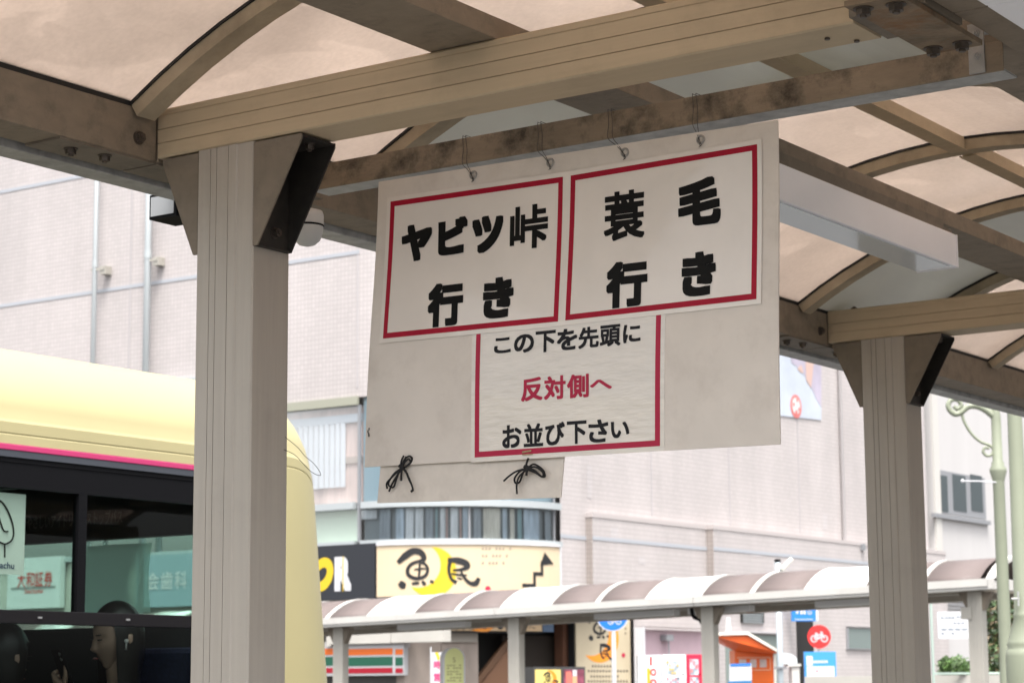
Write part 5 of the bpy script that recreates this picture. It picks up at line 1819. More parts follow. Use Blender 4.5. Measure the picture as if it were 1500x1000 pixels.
# fascia and walls under the signs
plane_p, plane_q = at(600, 960, y=LY + 0.35), at(930, 960, x=RXW + 0.1)
dirc = Vector((plane_q.x - plane_p.x, plane_q.y - plane_p.y, 0)).normalized()
nrmc = Vector((dirc.y, -dirc.x, 0))
def CHP(off=0.0): return (plane_p + nrmc * off, nrmc)
def cplate(bm, a, b, off, t=0.03, mi=0):
    """panel on the slanted shop front between two pixel corners, off metres proud of it"""
    p, q = at(*a, pl=CHP(off)), at(*b, pl=CHP(off))
    zl, zh = min(p.z, q.z), max(p.z, q.z)
    P0, P1 = Vector((p.x, p.y, zl)), Vector((q.x, q.y, zl))
    prism(bm, [P0, P1, P1 - nrmc * t, P0 - nrmc * t], (0, 0, zh - zl), mi)
def cfn(off): return lambda u, v: plane_p + nrmc * off + dirc * u + Vector((0, 0, v - plane_p.z))
def cuv(px, py, off=0.0):
    p = at(px, py, pl=CHP(off))
    return (p - plane_p).dot(dirc), p.z
bm = BM(); box(bm, -95, ACX - 0.0, LY + 0.01, LY + 0.4, at(560, 915, y=LY).z, zS1)
arc_band(bm, 0.0, TE, zOP + 0.11, zS1, BR - 0.5, BR - 0.02, 20)
obj('sign_fascia', bm, M['concrete'], BLD)
stn = mat('brown_stone', (0.30, 0.25, 0.215), 0.7, var=0.15, vscale=3, stretch=(1, 1, 0.4))
bm = BM()
for pa, pb, py0, py1 in ((478, 484, 920, 946), (484.6, 572, 912, 941), (573, 649.5, 908, 939)):
    bm = BM()
    plate(bm, (pa, py0), (pb, py1), LY + 0.02, 0.25)
    obj('wall_panel', bm, M['concrete'], BLD)
bm = BM(); cplate(bm, (650, 905), (700, 940), 0.05, 0.3)
obj('wall_panel', bm, mat('grey_panel', (0.34, 0.31, 0.27), 0.8), BLD)
for pa, pb in ((592, 646), (646.6, 701)):
    bm = BM(); cplate(bm, (pa, 938), (pb, 1060), -0.02, 0.3)
    obj('stone_panel', bm, stn, BLD)
bm = BM(); box(bm, at(420, 960, y=LY + 0.3).x, at(592, 960, y=LY + 0.3).x, LY + 0.6, LY + 0.65, 0, 4)
obj('store_front', bm, mat('dim_store', (0.10, 0.095, 0.09), 0.3), BLD)
bm = BM(); plate(bm, (440, 941), (592, 947), LY + 0.12, 0.2)
obj('lintel', bm, mat('grey_lintel', (0.40, 0.38, 0.37), 0.6), BLD)
# striped store fascia
SS = thing('striped_sign', 'store sign with orange, green and red stripes under the canopy', 'sign', tuple(at(530, 990, y=LY + 0.1)))
bm = BM(); plate(bm, (420, 948), (591, 988), LY + 0.1, 0.15)
obj('face', bm, mat('grey_white_face', (0.40, 0.40, 0.41), 0.4), SS)
for nm, c, y0, y1 in (('orange', (0.58, 0.12, 0.015), 950, 958), ('green', (0.012, 0.085, 0.05), 962, 974), ('red', (0.30, 0.006, 0.02), 978, 985)):
    mm_ = mat(nm + '_stripe', c, 0.35)
    for pa, pb in ((440, 506.5), (509.5, 575), (579, 590)):
        bm = BM(); plate(bm, (pa, y0), (pb, y1), LY + 0.094, 0.005)
        obj('stripe', bm, mm_, SS)
# dark stair opening with a handrail wall
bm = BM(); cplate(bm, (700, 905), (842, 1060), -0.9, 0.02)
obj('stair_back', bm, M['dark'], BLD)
bm = BM(); cplate(bm, (736, 930), (842, 1060), -0.6, 0.02)
obj('stair_side', bm, mat('brown_stair', (0.030, 0.022, 0.016), 0.7), BLD)
bm = BM()
pts = [cuv(*p) for p in ((700, 1002), (740, 950), (760, 925), (760, 935), (745, 958), (708, 1004))]
prism(bm, [cfn(-0.3)(*p) for p in pts], nrmc * 0.1)
obj('stair_string', bm, mat('rust_string', (0.16, 0.08, 0.04), 0.6), BLD)
bm = BM()
pts = [cuv(*p) for p in ((714, 1004), (748, 960), (760, 945), (760, 1010))]
prism(bm, [cfn(-0.35)(*p) for p in pts], nrmc * 0.04)
obj('stair_wall', bm, mat('orange_brown_wall', (0.26, 0.13, 0.07), 0.6), BLD)
bm = BM(); cplate(bm, (824, 900), (841, 1060), -0.1, 0.3)
obj('pillar', bm, mat('brown_pillar', (0.14, 0.065, 0.04), 0.5), BLD)
# pub sign band
PS = thing('pub_sign', 'narrow tan pub sign with black characters and an orange swoosh under the canopy', 'sign', tuple(at(730, 925, pl=CHP(0.3))))
bm = BM(); cplate(bm, (662, 894), (794, 924), 0.30, 0.25)
obj('face', bm, mat('tan_sign_face', (0.52, 0.37, 0.22), 0.5), PS)
bm = BM(); cplate(bm, (660, 924.2), (796, 926.5), 0.31, 0.26); 
obj('frame', bm, M['brush'], PS)
bm = BM()
for i, (ch, px, py, w_, h_) in enumerate((('い', 670, 919, 8, 6), ('ざ', 679, 918, 7, 7), ('魚', 691, 917, 8, 9), ('民', 701, 916, 8, 9), ('か', 711, 916, 8, 9), ('や', 722, 915, 8, 9))):
    u, v = cuv(px, py, 0.3)
    k = 46 / FPX
    put_text(bm, ch, cfn(0.306), u, v, w_ * k * 1.05, h_ * k, 0.03)
stroke(bm, cfn(0.306), [cuv(727, 913, 0.3), cuv(733, 918, 0.3), cuv(740, 912, 0.3)], [0.03, 0.05, 0.03])
for px in (767, 775, 782):
    u, v = cuv(px, 917, 0.3); put_text(bm, 'いつこ'[(px - 767) // 7], cfn(0.306), u, v, 0.085, 0.085, 0.02)
obj('lettering', bm, M['brush'], PS)
bm = BM(); stroke(bm, cfn(0.303), [cuv(692, 922, 0.3), cuv(712, 921, 0.3), cuv(728, 914, 0.3)], [0.01, 0.06, 0.015])
obj('swoosh', bm, M['orange'], PS)
bm = BM(); cplate(bm, (795, 900), (811, 925), 0.28, 0.2)
tag(obj('blue_box_sign', bm, mat('slate_blue', (0.06, 0.10, 0.17), 0.4), None, origin=tuple(at(803, 925, pl=CHP(0.3)))), 'small slate blue box at the right end of the pub sign', 'sign')
# tall tan sign with brushed characters
TS = thing('tall_sign', 'tall tan sign with brushed black characters and an orange crescent', 'sign', tuple(at(884, 1010, pl=CHP(0.25))))
bm = BM(); cplate(bm, (843, 880), (925, 1050), 0.25, 0.2)
obj('face', bm, M['tan_sign'], TS)
bm = BM(); cplate(bm, (840.5, 880), (842.8, 1050), 0.27, 0.22)
obj('frame', bm, M['brush'], TS)
bm = BM(); cplate(bm, (925.2, 880), (928, 1050), 0.27, 0.22)
obj('frame', bm, M['brush'], TS)
k = 46 / FPX
bm = BM(); crescent(bm, cfn(0.254), *cuv(878, 934, 0.25), 36 * k, -16 * k, 8 * k, 34 * k)
obj('crescent', bm, M['orange'], TS)
bm = BM(); brush_fish(bm, cfn(0.258), *cuv(879, 921, 0.25), 23 * k)
obj('lettering', bm, M['brush'], TS)
bm = BM(); brush_people(bm, cfn(0.258), *cuv(887, 955, 0.25), 17 * k)
obj('lettering', bm, M['brush'], TS)
bm = BM()
for j, (py, pa, pb) in enumerate(((975, 868, 896), (982, 862, 920), (990, 866, 905), (997, 862, 920))):
    px = pa
    while px < pb:
        u, v = cuv(px, py, 0.25)
        quad(bm, [cfn(0.256)(u + a_, v + b_) for a_, b_ in ((-0.018, -0.022), (0.016, -0.026), (0.02, 0.022), (-0.014, 0.026))])
        px += 4.3
for i in range(4):
    u, v = cuv(916, 906 + i * 7, 0.25)
    quad(bm, [cfn(0.256)(u + a_, v + b_) for a_, b_ in ((-0.015, -0.022), (0.015, -0.022), (0.015, 0.022), (-0.015, 0.022))])
obj('small_print', bm, M['brush'], TS)
bm = BM(); u, v = cuv(913, 959, 0.25); lathe(bm, cfn(0.255)(u, v), [(0.05, -0.001), (0.05, 0.002)], n=12, axis=nrmc)
obj('seal', bm, M['red_faded'], TS)
# pavement light box
LB = thing('light_box', 'low dark light box with a yellow face and a drinks picture by the stairs', 'sign', tuple(at(820, 1003, pl=CHP(2.2))))
bm = BM()
p0, p1 = at(782, 976, pl=CHP(2.2)), at(857, 976, pl=CHP(2.2))
a0_ = Vector((p0.x, p0.y, 0.05)); a1_ = Vector((p1.x, p1.y, 0.05))
prism(bm, [a0_, a1_, a1_ - nrmc * 0.45, a0_ - nrmc * 0.45], (0, 0, p0.z - 0.05))
obj('cabinet', bm, mat('dark_cabinet', (0.05, 0.05, 0.05), 0.5), LB)
bm = BM(); cplate(bm, (784, 980), (822, 1050), 2.21, 0.008)
obj('yellow_face', bm, mat('pale_yellow_face', (0.68, 0.55, 0.17), 0.4), LB)
bm = BM(); cplate(bm, (826, 980), (856, 1050), 2.21, 0.008)
obj('picture', bm, mat('plum_picture', (0.20, 0.05, 0.08), 0.4, var=0.6, vscale=6), LB)
bm = BM(); cplate(bm, (829, 983), (838, 1050), 2.216, 0.004)
obj('picture_area', bm, mat('coral_picture', (0.62, 0.16, 0.12), 0.4), LB)
bm = BM(); cplate(bm, (838.5, 990), (846, 1050), 2.216, 0.004)
obj('picture_area', bm, mat('amber_picture', (0.70, 0.36, 0.20), 0.4), LB)
bm = BM(); cplate(bm, (839, 980.5), (845, 989.5), 2.217, 0.004)
obj('picture_area', bm, M['sign_white'], LB)
k = 43.5 / FPX
bm = BM(); brush_fish(bm, cfn(2.219), *cuv(803, 993, 2.21), 9 * k); brush_people(bm, cfn(2.219), *cuv(814, 1001, 2.21), 8 * k)
obj('lettering', bm, M['brush'], LB)
bm = BM(); crescent(bm, cfn(2.215), *cuv(805, 994, 2.21), 13 * k, -5 * k, 1 * k, 11 * k)
obj('moon', bm, M['orange'], LB)

# ------------------------------------------------------------------ street things between the canopy and the shops
def face_cam(px, d):
    """upright frame looking back at the platform: point function (u right, v up, n towards the platform)"""
    p = at(px, 900, d=d); p.z = 0
    n = Vector((-FW.x, -FW.y, 0)).normalized()
    r = Vector((0, 0, 1)).cross(n).normalized()
    return p, r, n, d / FPX
def bicycle(bm, fn, s):
    for cx in (-0.52, 0.52):
        N = 22
        A = [bm.verts.new(fn(s * (cx + 0.36 * math.cos(2 * math.pi * k / N)), s * (-0.20 + 0.36 * math.sin(2 * math.pi * k / N)))) for k in range(N)]
        B = [bm.verts.new(fn(s * (cx + 0.25 * math.cos(2 * math.pi * k / N)), s * (-0.20 + 0.25 * math.sin(2 * math.pi * k / N)))) for k in range(N)]
        for k in range(N): bm.faces.new((A[k], A[(k + 1) % N], B[(k + 1) % N], B[k]))
    for pts in (((-0.52, -0.20), (-0.30, 0.28)), ((-0.30, 0.28), (0.02, -0.18)), ((0.02, -0.18), (0.28, 0.30)), ((-0.26, 0.20), (0.28, 0.22)), ((0.52, -0.20), (0.24, 0.44)), ((0.12, 0.46), (0.36, 0.42)), ((-0.42, 0.34), (-0.18, 0.34)), ((-0.52, -0.20), (0.02, -0.18))):
        stroke(bm, fn, [(s * a_, s * b_) for a_, b_ in pts], [s * 0.06, s * 0.06], 2)
# rounded bus stop sign
p, r, n, k = face_cam(665, 30)
def fr(n_=0.0): return lambda u, v: p + r * u + n * n_ + Vector((0, 0, v))
BSN = thing('stop_sign', 'round topped pale yellow bus stop sign standing before the stone wall', 'sign', tuple(p))
zt = at(665, 948, d=30).z
hw = 16 * k
arch = [(-hw, 0.3)] + [(-hw * math.cos(math.pi * i / 16), zt - hw + hw * math.sin(math.pi * i / 16)) for i in range(17)] + [(hw, 0.3)]
bm = BM(); prism(bm, [fr(0)(*q_) for q_ in arch], -n * 0.16 - r * 0.05)
obj('casing', bm, M['sign_white'], BSN)
bm = BM(); prism(bm, [fr(0.001)(u * 0.86, 0.35 + (v - 0.3) * 0.98 - 0.02) for u, v in arch], n * 0.004)
obj('face', bm, mat('lemon_face', (0.68, 0.70, 0.30), 0.4), BSN)
bm = BM()
put_text(bm, '5', fr(0.007), 0.0, at(665, 966, d=30).z, 4 * k, 7 * k, 0.0)
for j, py in enumerate((974, 978, 983, 987, 992, 996)):
    zz = at(665, py, d=30).z
    for i in range(5):
        u = (i - 2) * 4.4 * k
        if (i * 3 + j) % 5 == 4: continue
        quad(bm, [fr(0.006)(u + a_ * k, zz + b_ * k) for a_, b_ in ((-1.6, -0.7), (1.6, -0.7), (1.6, 0.7), (-1.6, 0.7))])
obj('small_print', bm, mat('olive_print', (0.25, 0.22, 0.10), 0.6), BSN)
bm = BM(); box(bm, p.x - 0.2, p.x + 0.2, p.y - 0.1, p.y + 0.25, 0.001, 0.3)
obj('base', bm, M['concrete'], BSN)
# narrow banner
p, r, n, k = face_cam(640, 40)
NB_ = thing('banner_flag', 'narrow white banner flag with red characters and a yellow stroke', 'banner', tuple(p))
z0_, z1_ = 0.5, at(640, 955, d=40).z
bm = BM(); prism(bm, [fr(0)(-8 * k, z0_), fr(0)(8 * k, z0_), fr(0)(8 * k, z1_), fr(0)(-8 * k, z1_)], -n * 0.01)
obj('cloth', bm, M['sign_white'], NB_)
bm = BM()
for ch, py in (('時', 973), ('営', 991), ('業', 1009)): put_text(bm, ch, fr(0.004), 0, at(640, py, d=40).z, 10 * k, 12 * k, 0.03)
obj('lettering', bm, mat('magenta_print', (0.55, 0.02, 0.14), 0.5), NB_)
bm = BM(); stroke(bm, fr(0.003), [(-1 * k, at(640, 955, d=40).z), (1.5 * k, at(640, 961, d=40).z), (2 * k, at(640, 966, d=40).z)], [2.4 * k, 2.2 * k, 2 * k])
obj('yellow_stroke', bm, M['sign_yellow'], NB_)
bm = BM(); cyl(bm, fr(-0.02)(-9 * k, 0), fr(-0.02)(-9 * k, z1_ + 0.1), 0.012, n=8)
obj('pole', bm, M['sign_white'], NB_)
# round blue bicycle sign
p, r, n, k = face_cam(897, 34)
RS = thing('blue_round_sign', 'round blue bicycle and pedestrian sign on a white pole', 'road sign', tuple(p))
zc = at(897, 900, d=34).z
fz = lambda n_: (lambda u, v: p + r * u + n * n_ + Vector((0, 0, zc + v)))
bm = BM(); lathe(bm, p + Vector((0, 0, zc)), [(24 * k, 0), (24 * k, 0.004)], n=40, axis=n)
pl_ = obj('rim', bm, M['sign_white'], RS)
bm = BM(); lathe(bm, p + Vector((0, 0, zc)) + n * 0.005, [(22.3 * k, 0), (22.3 * k, 0.003)], n=40, axis=n)
obj('face', bm, mat('road_sign_blue', (0.01, 0.16, 0.66), 0.35), RS)
bm = BM()
bicycle(bm, lambda u, v: fz(0.011)(u + 3 * k, v - 8 * k), 11 * k)
stroke(bm, fz(0.011), [(3 * k, 14 * k), (3 * k, 4 * k)], [3 * k, 4 * k], 2)
obj('symbol', bm, M['sign_white'], RS)
bm = BM(); cyl(bm, p - n * 0.03 + r * 1.5 * k + Vector((0, 0, 0)), p - n * 0.03 + r * 1.5 * k + Vector((0, 0, zc + 0.2)), 0.036, n=14)
obj('pole', bm, M['sign_white'], RS)
# red no-bicycle sign over a blue notice board
p, r, n, k = face_cam(1199, 40)
NS = thing('red_round_sign', 'round red sign with a white bicycle above the blue notice board', 'road sign', tuple(p))
zc = at(1198, 932, d=40).z
bm = BM(); lathe(bm, p + Vector((0, 0, zc)), [(17 * k, 0), (17 * k, 0.006)], n=36, axis=n)
obj('face', bm, mat('road_sign_red', (0.72, 0.03, 0.03), 0.35), NS)
bm = BM(); bicycle(bm, fz(0.012), 14.5 * k)
obj('symbol', bm, M['sign_white'], NS)
bm = BM(); cyl(bm, p - n * 0.03, p - n * 0.03 + Vector((0, 0, zc + 0.1)), 0.03, n=12)
obj('pole', bm, M['galv'], NS)
p, r, n, k = face_cam(1199.5, 38.5)
IB = thing('notice_board', 'blue framed notice board with a white map below the red sign', 'notice board', tuple(p))
z1_ = at(1199, 954, d=38.5).z
bm = BM(); prism(bm, [fr(0)(-23 * k, 0.2), fr(0)(23 * k, 0.2), fr(0)(23 * k, z1_), fr(0)(-23 * k, z1_)], -n * 0.10)
obj('frame', bm, mat('notice_blue', (0.05, 0.28, 0.68), 0.4), IB)
bm = BM(); prism(bm, [fr(0.001)(-20 * k, 0.3), fr(0.001)(20.5 * k, 0.3), fr(0.001)(20.5 * k, z1_ - 21 * k), fr(0.001)(-20 * k, z1_ - 21 * k)], n * 0.004)
obj('sheet', bm, M['sign_white'], IB)
bm = BM(); prism(bm, [fr(0.001)(-20 * k, z1_ - 20 * k), fr(0.001)(-11 * k, z1_ - 20 * k), fr(0.001)(-11 * k, z1_ - 6 * k), fr(0.001)(-20 * k, z1_ - 6 * k)], n * 0.004)
obj('icon_panel', bm, M['sign_white'], IB)
bm = BM()
for i in range(7):
    u, v = (-9 + i * 3.1) * k, z1_ - 14.5 * k
    quad(bm, [fr(0.004)(u + a_ * k, v + b_ * k) for a_, b_ in ((-1.1, -2), (1.1, -2), (1.1, 2), (-1.1, 2))])
obj('small_print', bm, M['sign_white'], IB)
bm = BM()
for u, v, w_, h_ in ((-5, -28, 2, 1.5), (-4, -38, 2.4, 1.6), (-4, -46, 1.2, 5), (11, -42, 1, 6), (14, -45, 1, 4), (16, -40, 0.8, 5)):
    quad(bm, [fr(0.007)((u + a_ * w_) * k, z1_ + (v + b_ * h_) * k) for a_, b_ in ((-1, -1), (1, -1), (1, 1), (-1, 1))])
obj('map_marks', bm, mat('pink_marks', (0.75, 0.25, 0.28), 0.5), IB)
# toilets sign projecting from the wall
TSN = thing('toilet_sign', 'blue box sign with white toilet symbols fixed to the tiled wall', 'sign', tuple(at(1180, 910, x=PW + 0.6)))
p, r, n, k = face_cam(1178, (at(1178, 895, x=PW + 0.5) - CO).dot(FW))
za, zb = at(1178, 909, x=PW + 0.5).z, at(1178, 878, x=PW + 0.5).z
bm = BM(); prism(bm, [fr(0)(-18 * k, za), fr(0)(17 * k, za), fr(0)(17 * k, zb), fr(0)(-18 * k, zb)], -n * 0.2)
obj('case', bm, mat('sign_blue', (0.02, 0.20, 0.62), 0.35), TSN)
bm = BM(); prism(bm, [fr(0)(17.2 * k, za), fr(0)(20.5 * k, za), fr(0)(20.5 * k, zb), fr(0)(17.2 * k, zb)], -n * 0.2)
obj('side_edge', bm, M['sign_white'], TSN)
bm = BM()
zz = (za + zb) / 2 - 0.02
def blob(u, v, w_, h_): quad(bm, [fr(0.006)(u + a_ * w_, v + b_ * h_) for a_, b_ in ((-1, -1), (1, -1), (1, 1), (-1, 1))])
for u in (-10,):
    blob(u * k, zz - 1 * k, 1.6 * k, 2.4 * k)
    lathe(bm, fr(0.004)(u * k, zz + 2.6 * k), [(1.3 * k, 0), (1.3 * k, 0.003)], n=12, axis=n)
obj('symbol', bm, M['sign_white'], TSN); bm = BM()
for u in (-4, 0.5):
    blob(u * k, zz - 1 * k, 1.7 * k, 3.2 * k)
    lathe(bm, fr(0.004)(u * k, zz + 3.6 * k), [(1.3 * k, 0), (1.3 * k, 0.003)], n=12, axis=n)
obj('symbol', bm, M['sign_white'], TSN); bm = BM()
ring = [(8 * k + 2.6 * k * math.cos(a_), zz - 1.5 * k + 2.6 * k * math.sin(a_)) for a_ in [math.radians(q_) for q_ in range(150, 371, 20)]]
stroke(bm, fr(0.006), ring, [0.6 * k, 0.6 * k], 2)
stroke(bm, fr(0.006), [(7 * k, zz + 3 * k), (7.4 * k, zz), (10 * k, zz - 0.5 * k), (11 * k, zz - 3 * k)], [0.6 * k, 0.6 * k], 2)
lathe(bm, fr(0.004)(7 * k, zz + 4.2 * k), [(0.9 * k, 0), (0.9 * k, 0.003)], n=10, axis=n)
obj('symbol', bm, M['sign_white'], TSN); bm = BM()
for i in range(9): blob((-13 + i * 3) * k, za + 2.5 * k, 1.0 * k, 0.8 * k)
obj('small_print', bm, M['sign_white'], TSN)

# orange photo booth with a pitched awning
p, r, n, k = face_cam(1093, 37)
PBT = thing('photo_booth', 'orange kiosk with a sloping white edged roof beside the grey pole', 'kiosk', tuple(p))
Z = lambda py: at(1093, py, d=37).z
U = lambda px: (px - 1093) * k
bm = BM(); prism(bm, [fr(0)(U(1075), 0.05), fr(0)(U(1131), 0.05), fr(0)(U(1131), Z(954)), fr(0)(U(1075), Z(951))], -n * 0.9)
obj('cabin', bm, mat('booth_orange', (0.75, 0.13, 0.012), 0.4), PBT)
# roof: fascia bends down to the right, soffit in orange
out_ = [(U(1040), Z(927)), (U(1090), Z(926)), (U(1136), Z(954)), (U(1134), Z(957)), (U(1089), Z(930)), (U(1041), Z(931))]
bm = BM(); prism(bm, [fr(0.55)(*q_) for q_ in out_], -n * 1.5)
obj('roof', bm, mat('booth_white', (0.74, 0.71, 0.62), 0.5), PBT)
bm = BM(); prism(bm, [fr(0.50)(U(1044), Z(931.6)), fr(0.50)(U(1088.5), Z(931)), fr(0.50)(U(1131), Z(955.5)), fr(0.0)(U(1131), Z(956)), fr(0.0)(U(1075), Z(952)), fr(0.0)(U(1046), Z(937))], Vector((0, 0, -0.012)))
obj('soffit', bm, mat('booth_orange_soffit', (0.72, 0.11, 0.012), 0.45), PBT)
bm = BM()
prism(bm, [fr(0.004)(U(1078), Z(962)), fr(0.004)(U(1127), Z(962)), fr(0.004)(U(1127), Z(963.5)), fr(0.004)(U(1078), Z(963.5))], n * 0.004)
prism(bm, [fr(0.004)(U(1078), Z(980)), fr(0.004)(U(1127), Z(980)), fr(0.004)(U(1127), Z(981.3)), fr(0.004)(U(1078), Z(981.3))], n * 0.004)
prism(bm, [fr(0.004)(U(1126), Z(963.6)), fr(0.004)(U(1127.2), Z(963.6)), fr(0.004)(U(1127.2), Z(979.9)), fr(0.004)(U(1126), Z(979.9))], n * 0.004)
obj('panel_outline', bm, mat('peach_line', (0.75, 0.40, 0.25), 0.5), PBT)
for a_, b_ in ((1081, 1091.5), (1097, 1106.5), (1111, 1121)):
    bm = BM(); prism(bm, [fr(0.004)(U(a_), Z(977)), fr(0.004)(U(b_), Z(977)), fr(0.004)(U(b_), Z(965)), fr(0.004)(U(a_), Z(965))], n * 0.005)
    obj('sample_photo', bm, mat('sample_grey', (0.55, 0.47, 0.44), 0.4, var=0.2, vscale=12), PBT)
bm = BM(); prism(bm, [fr(0.01)(U(1131.2), 0.05), fr(0.01)(U(1135), 0.05), fr(0.01)(U(1135), Z(957.5)), fr(0.01)(U(1131.2), Z(956))], -n * 0.9)
obj('corner_post', bm, mat('booth_white_post', (0.70, 0.68, 0.62), 0.5), PBT)
bm = BM(); prism(bm, [fr(-0.2)(U(1065), Z(926)), fr(-0.2)(U(1072), Z(926)), fr(-0.2)(U(1071), Z(903)), fr(-0.2)(U(1066), Z(903))], -n * 0.08)
obj('roof_marker', bm, M['sign_white'], PBT)
# leaning white leaflet stand with a blue header
p, r, n, k = face_cam(1081, 34)
LS = thing('timetable_stand', 'white timetable stand with a blue header in front of the orange kiosk', 'notice board', tuple(p))
Z = lambda py: at(1081, py, d=34).z
U = lambda px: (px - 1081) * k
bm = BM(); prism(bm, [fr(0)(U(1064), 0.4), fr(0)(U(1099), 0.4), fr(0)(U(1099), Z(971)), fr(0)(U(1067), Z(972))], -n * 0.05)
obj('board', bm, M['sign_white'], LS)
bm = BM(); prism(bm, [fr(0.002)(U(1068), Z(975.5)), fr(0.002)(U(1098), Z(975)), fr(0.002)(U(1098), Z(970.6)), fr(0.002)(U(1068), Z(971.6))], n * 0.004)
obj('header', bm, mat('header_blue', (0.03, 0.17, 0.50), 0.4), LS)
bm = BM()
for j in range(5):
    for i in range(5):
        u, v = U(1070 + i * 6), Z(979 + j * 3.4)
        if (i + 2 * j) % 3: quad(bm, [fr(0.003)(u + a_ * k, v + b_ * k) for a_, b_ in ((-1.6, -0.5), (1.6, -0.5), (1.6, 0.5), (-1.6, 0.5))])
obj('small_print', bm, mat('grey_small_print', (0.35, 0.40, 0.48), 0.5), LS)
bm = BM(); prism(bm, [fr(0.002)(U(1064.2), Z(1004)), fr(0.002)(U(1098.8), Z(1004)), fr(0.002)(U(1098.8), Z(996)), fr(0.002)(U(1064.2), Z(997))], n * 0.004)
obj('footer', bm, mat('footer_blue', (0.04, 0.17, 0.36), 0.4), LS)
bm = BM(); cyl(bm, p - n * 0.03 + r * U(1069), p - n * 0.03 + r * U(1069) + Vector((0, 0, Z(972))), 0.025, n=10); 
obj('leg', bm, M['galv'], LS)
bm = BM(); cyl(bm, p - n * 0.03 + r * U(1096), p - n * 0.03 + r * U(1096) + Vector((0, 0, Z(972))), 0.025, n=10)
obj('leg', bm, M['galv'], LS)
# galvanised pole with a cap, lamp arm
p, r, n, k = face_cam(1141, 36)
GP = thing('grey_pole', 'galvanised grey pole with a black cap and a white angled lamp', 'pole', tuple(p))
Z = lambda py: at(1141, py, d=36).z
bm = BM(); cyl(bm, p, p + Vector((0, 0, Z(822))), 4.3 * k, n=18)
obj('shaft', bm, mat('zinc_pole', (0.42, 0.47, 0.50), 0.45, 0.3), GP, smooth=True)
bm = BM(); cyl(bm, p + Vector((0, 0, Z(822))), p + Vector((0, 0, Z(818))), 4.6 * k, n=18)
obj('cap', bm, M['black'], GP)
bm = BM()
q0, q1 = fr(0.05)(6 * k, Z(832)), fr(0.05)(19 * k, Z(819))
t_ = (q1 - q0).normalized()
obox(bm, (q0 + q1) / 2, t_ * 11.5 * k, n * 0.06, t_.cross(n) * 3.2 * k, bev=0.02)
obj('lamp_head', bm, mat('warm_white_shell', (0.78, 0.76, 0.68), 0.4), GP)
bm = BM(); tube(bm, [fr(0)(3 * k, Z(842)), fr(0.02)(6 * k, Z(834))], 0.02)
obj('arm', bm, M['galv'], GP)
bm = BM(); box(bm, p.x - 0.07, p.x + 0.07, p.y - 0.08, p.y + 0.08, Z(979), Z(976)); 
obj('clamp', bm, M['frame_grey'], GP)
# white cabinet with a domed grey vent behind the pole
p, r, n, k = face_cam(1158, 42)
WC = thing('white_cabinet', 'white roadside cabinet with a grey domed top right of the grey pole', 'cabinet', tuple(p))
Z = lambda py: at(1158, py, d=42).z
U = lambda px: (px - 1158) * k
bm = BM(); prism(bm, [fr(0)(U(1158), 0.02), fr(0)(U(1169), 0.02), fr(0)(U(1169), Z(974)), fr(0)(U(1158), Z(974))], -n * 0.5)
obj('cabinet', bm, M['can_white'], WC)
bm = BM(); prism(bm, [fr(0.03)(U(1152), Z(976)), fr(0.03)(U(1171), Z(975)), fr(0.03)(U(1171), Z(971.5)), fr(0.03)(U(1152), Z(972))], -n * 0.56)
obj('lid', bm, M['can_white'], WC)
bm = BM(); prism(bm, [fr(-0.1)(U(1142), Z(972)), fr(-0.1)(U(1167), Z(971)), fr(-0.1)(U(1166), Z(962)), fr(-0.1)(U(1158), Z(957)), fr(-0.1)(U(1148), Z(955.5)), fr(-0.1)(U(1142), Z(957))], -n * 0.3)
obj('hood', bm, mat('pale_grey_hood', (0.52, 0.56, 0.58), 0.5), WC)

# pink alcove with vending machines
PA = thing('pink_alcove', 'pink lined alcove with a white surround behind the vending machines', 'alcove', tuple(at(980, 1003, x=PW)))
bm = BM(); ypl(bm, (932, 921), (1029, 1060), PW + 0.003, 0.02)
obj('back_wall', bm, mat('pink_wall', (0.50, 0.36, 0.40), 0.7, var=0.1, vscale=0.8), PA)
bm = BM(); ypl(bm, (928.5, 918), (932.5, 1060), PW + 0.004, 0.25)
obj('jamb', bm, M['sign_white'], PA)
bm = BM(); ypl(bm, (932.6, 917.5), (1030, 920.8), PW + 0.004, 0.25)
obj('lintel', bm, mat('tan_lintel', (0.50, 0.44, 0.40), 0.6), PA)
bm = BM()
q_ = at(979, 933, x=PW + 0.15)
box(bm, PW + 0.03, PW + 0.2, q_.y - 0.14, q_.y + 0.14, q_.z - 0.07, q_.z + 0.06)
tube(bm, spline([q_ + Vector((0, 0, -0.07)), q_ + Vector((0, 0.02, -0.3)), q_ + Vector((0, 0, -0.55))], 5), 0.018)
obj('wall_fan', bm, M['frame_grey'], PA)
p, r, n, k = face_cam(955, 43)
Z = lambda py: at(955, py, d=43).z
U = lambda px: (px - 955) * k
VM = thing('white_machine', 'white vending machine with red ring marks in the pink alcove', 'vending machine', tuple(p))
bm = BM(); prism(bm, [fr(0)(U(934), 0.03), fr(0)(U(969), 0.03), fr(0)(U(969), Z(958.5)), fr(0)(U(934), Z(959.5))], -n * 0.6)
obj('cabinet', bm, mat('machine_white', (0.68, 0.74, 0.78), 0.35), VM)
bm = BM()
for cx_, cy_ in ((955.5, 984), (955.5, 999)):
    A = []; B = []
    for q_ in range(20):
        a_ = 2 * math.pi * q_ / 20
        A.append(bm.verts.new(fr(0.005)(U(cx_) + 4.6 * k * math.cos(a_), Z(cy_) + 5.4 * k * math.sin(a_))))
        B.append(bm.verts.new(fr(0.005)(U(cx_) + 2.3 * k * math.cos(a_), Z(cy_) + 2.7 * k * math.sin(a_))))
    for q_ in range(20): bm.faces.new((A[q_], A[(q_ + 1) % 20], B[(q_ + 1) % 20], B[q_]))
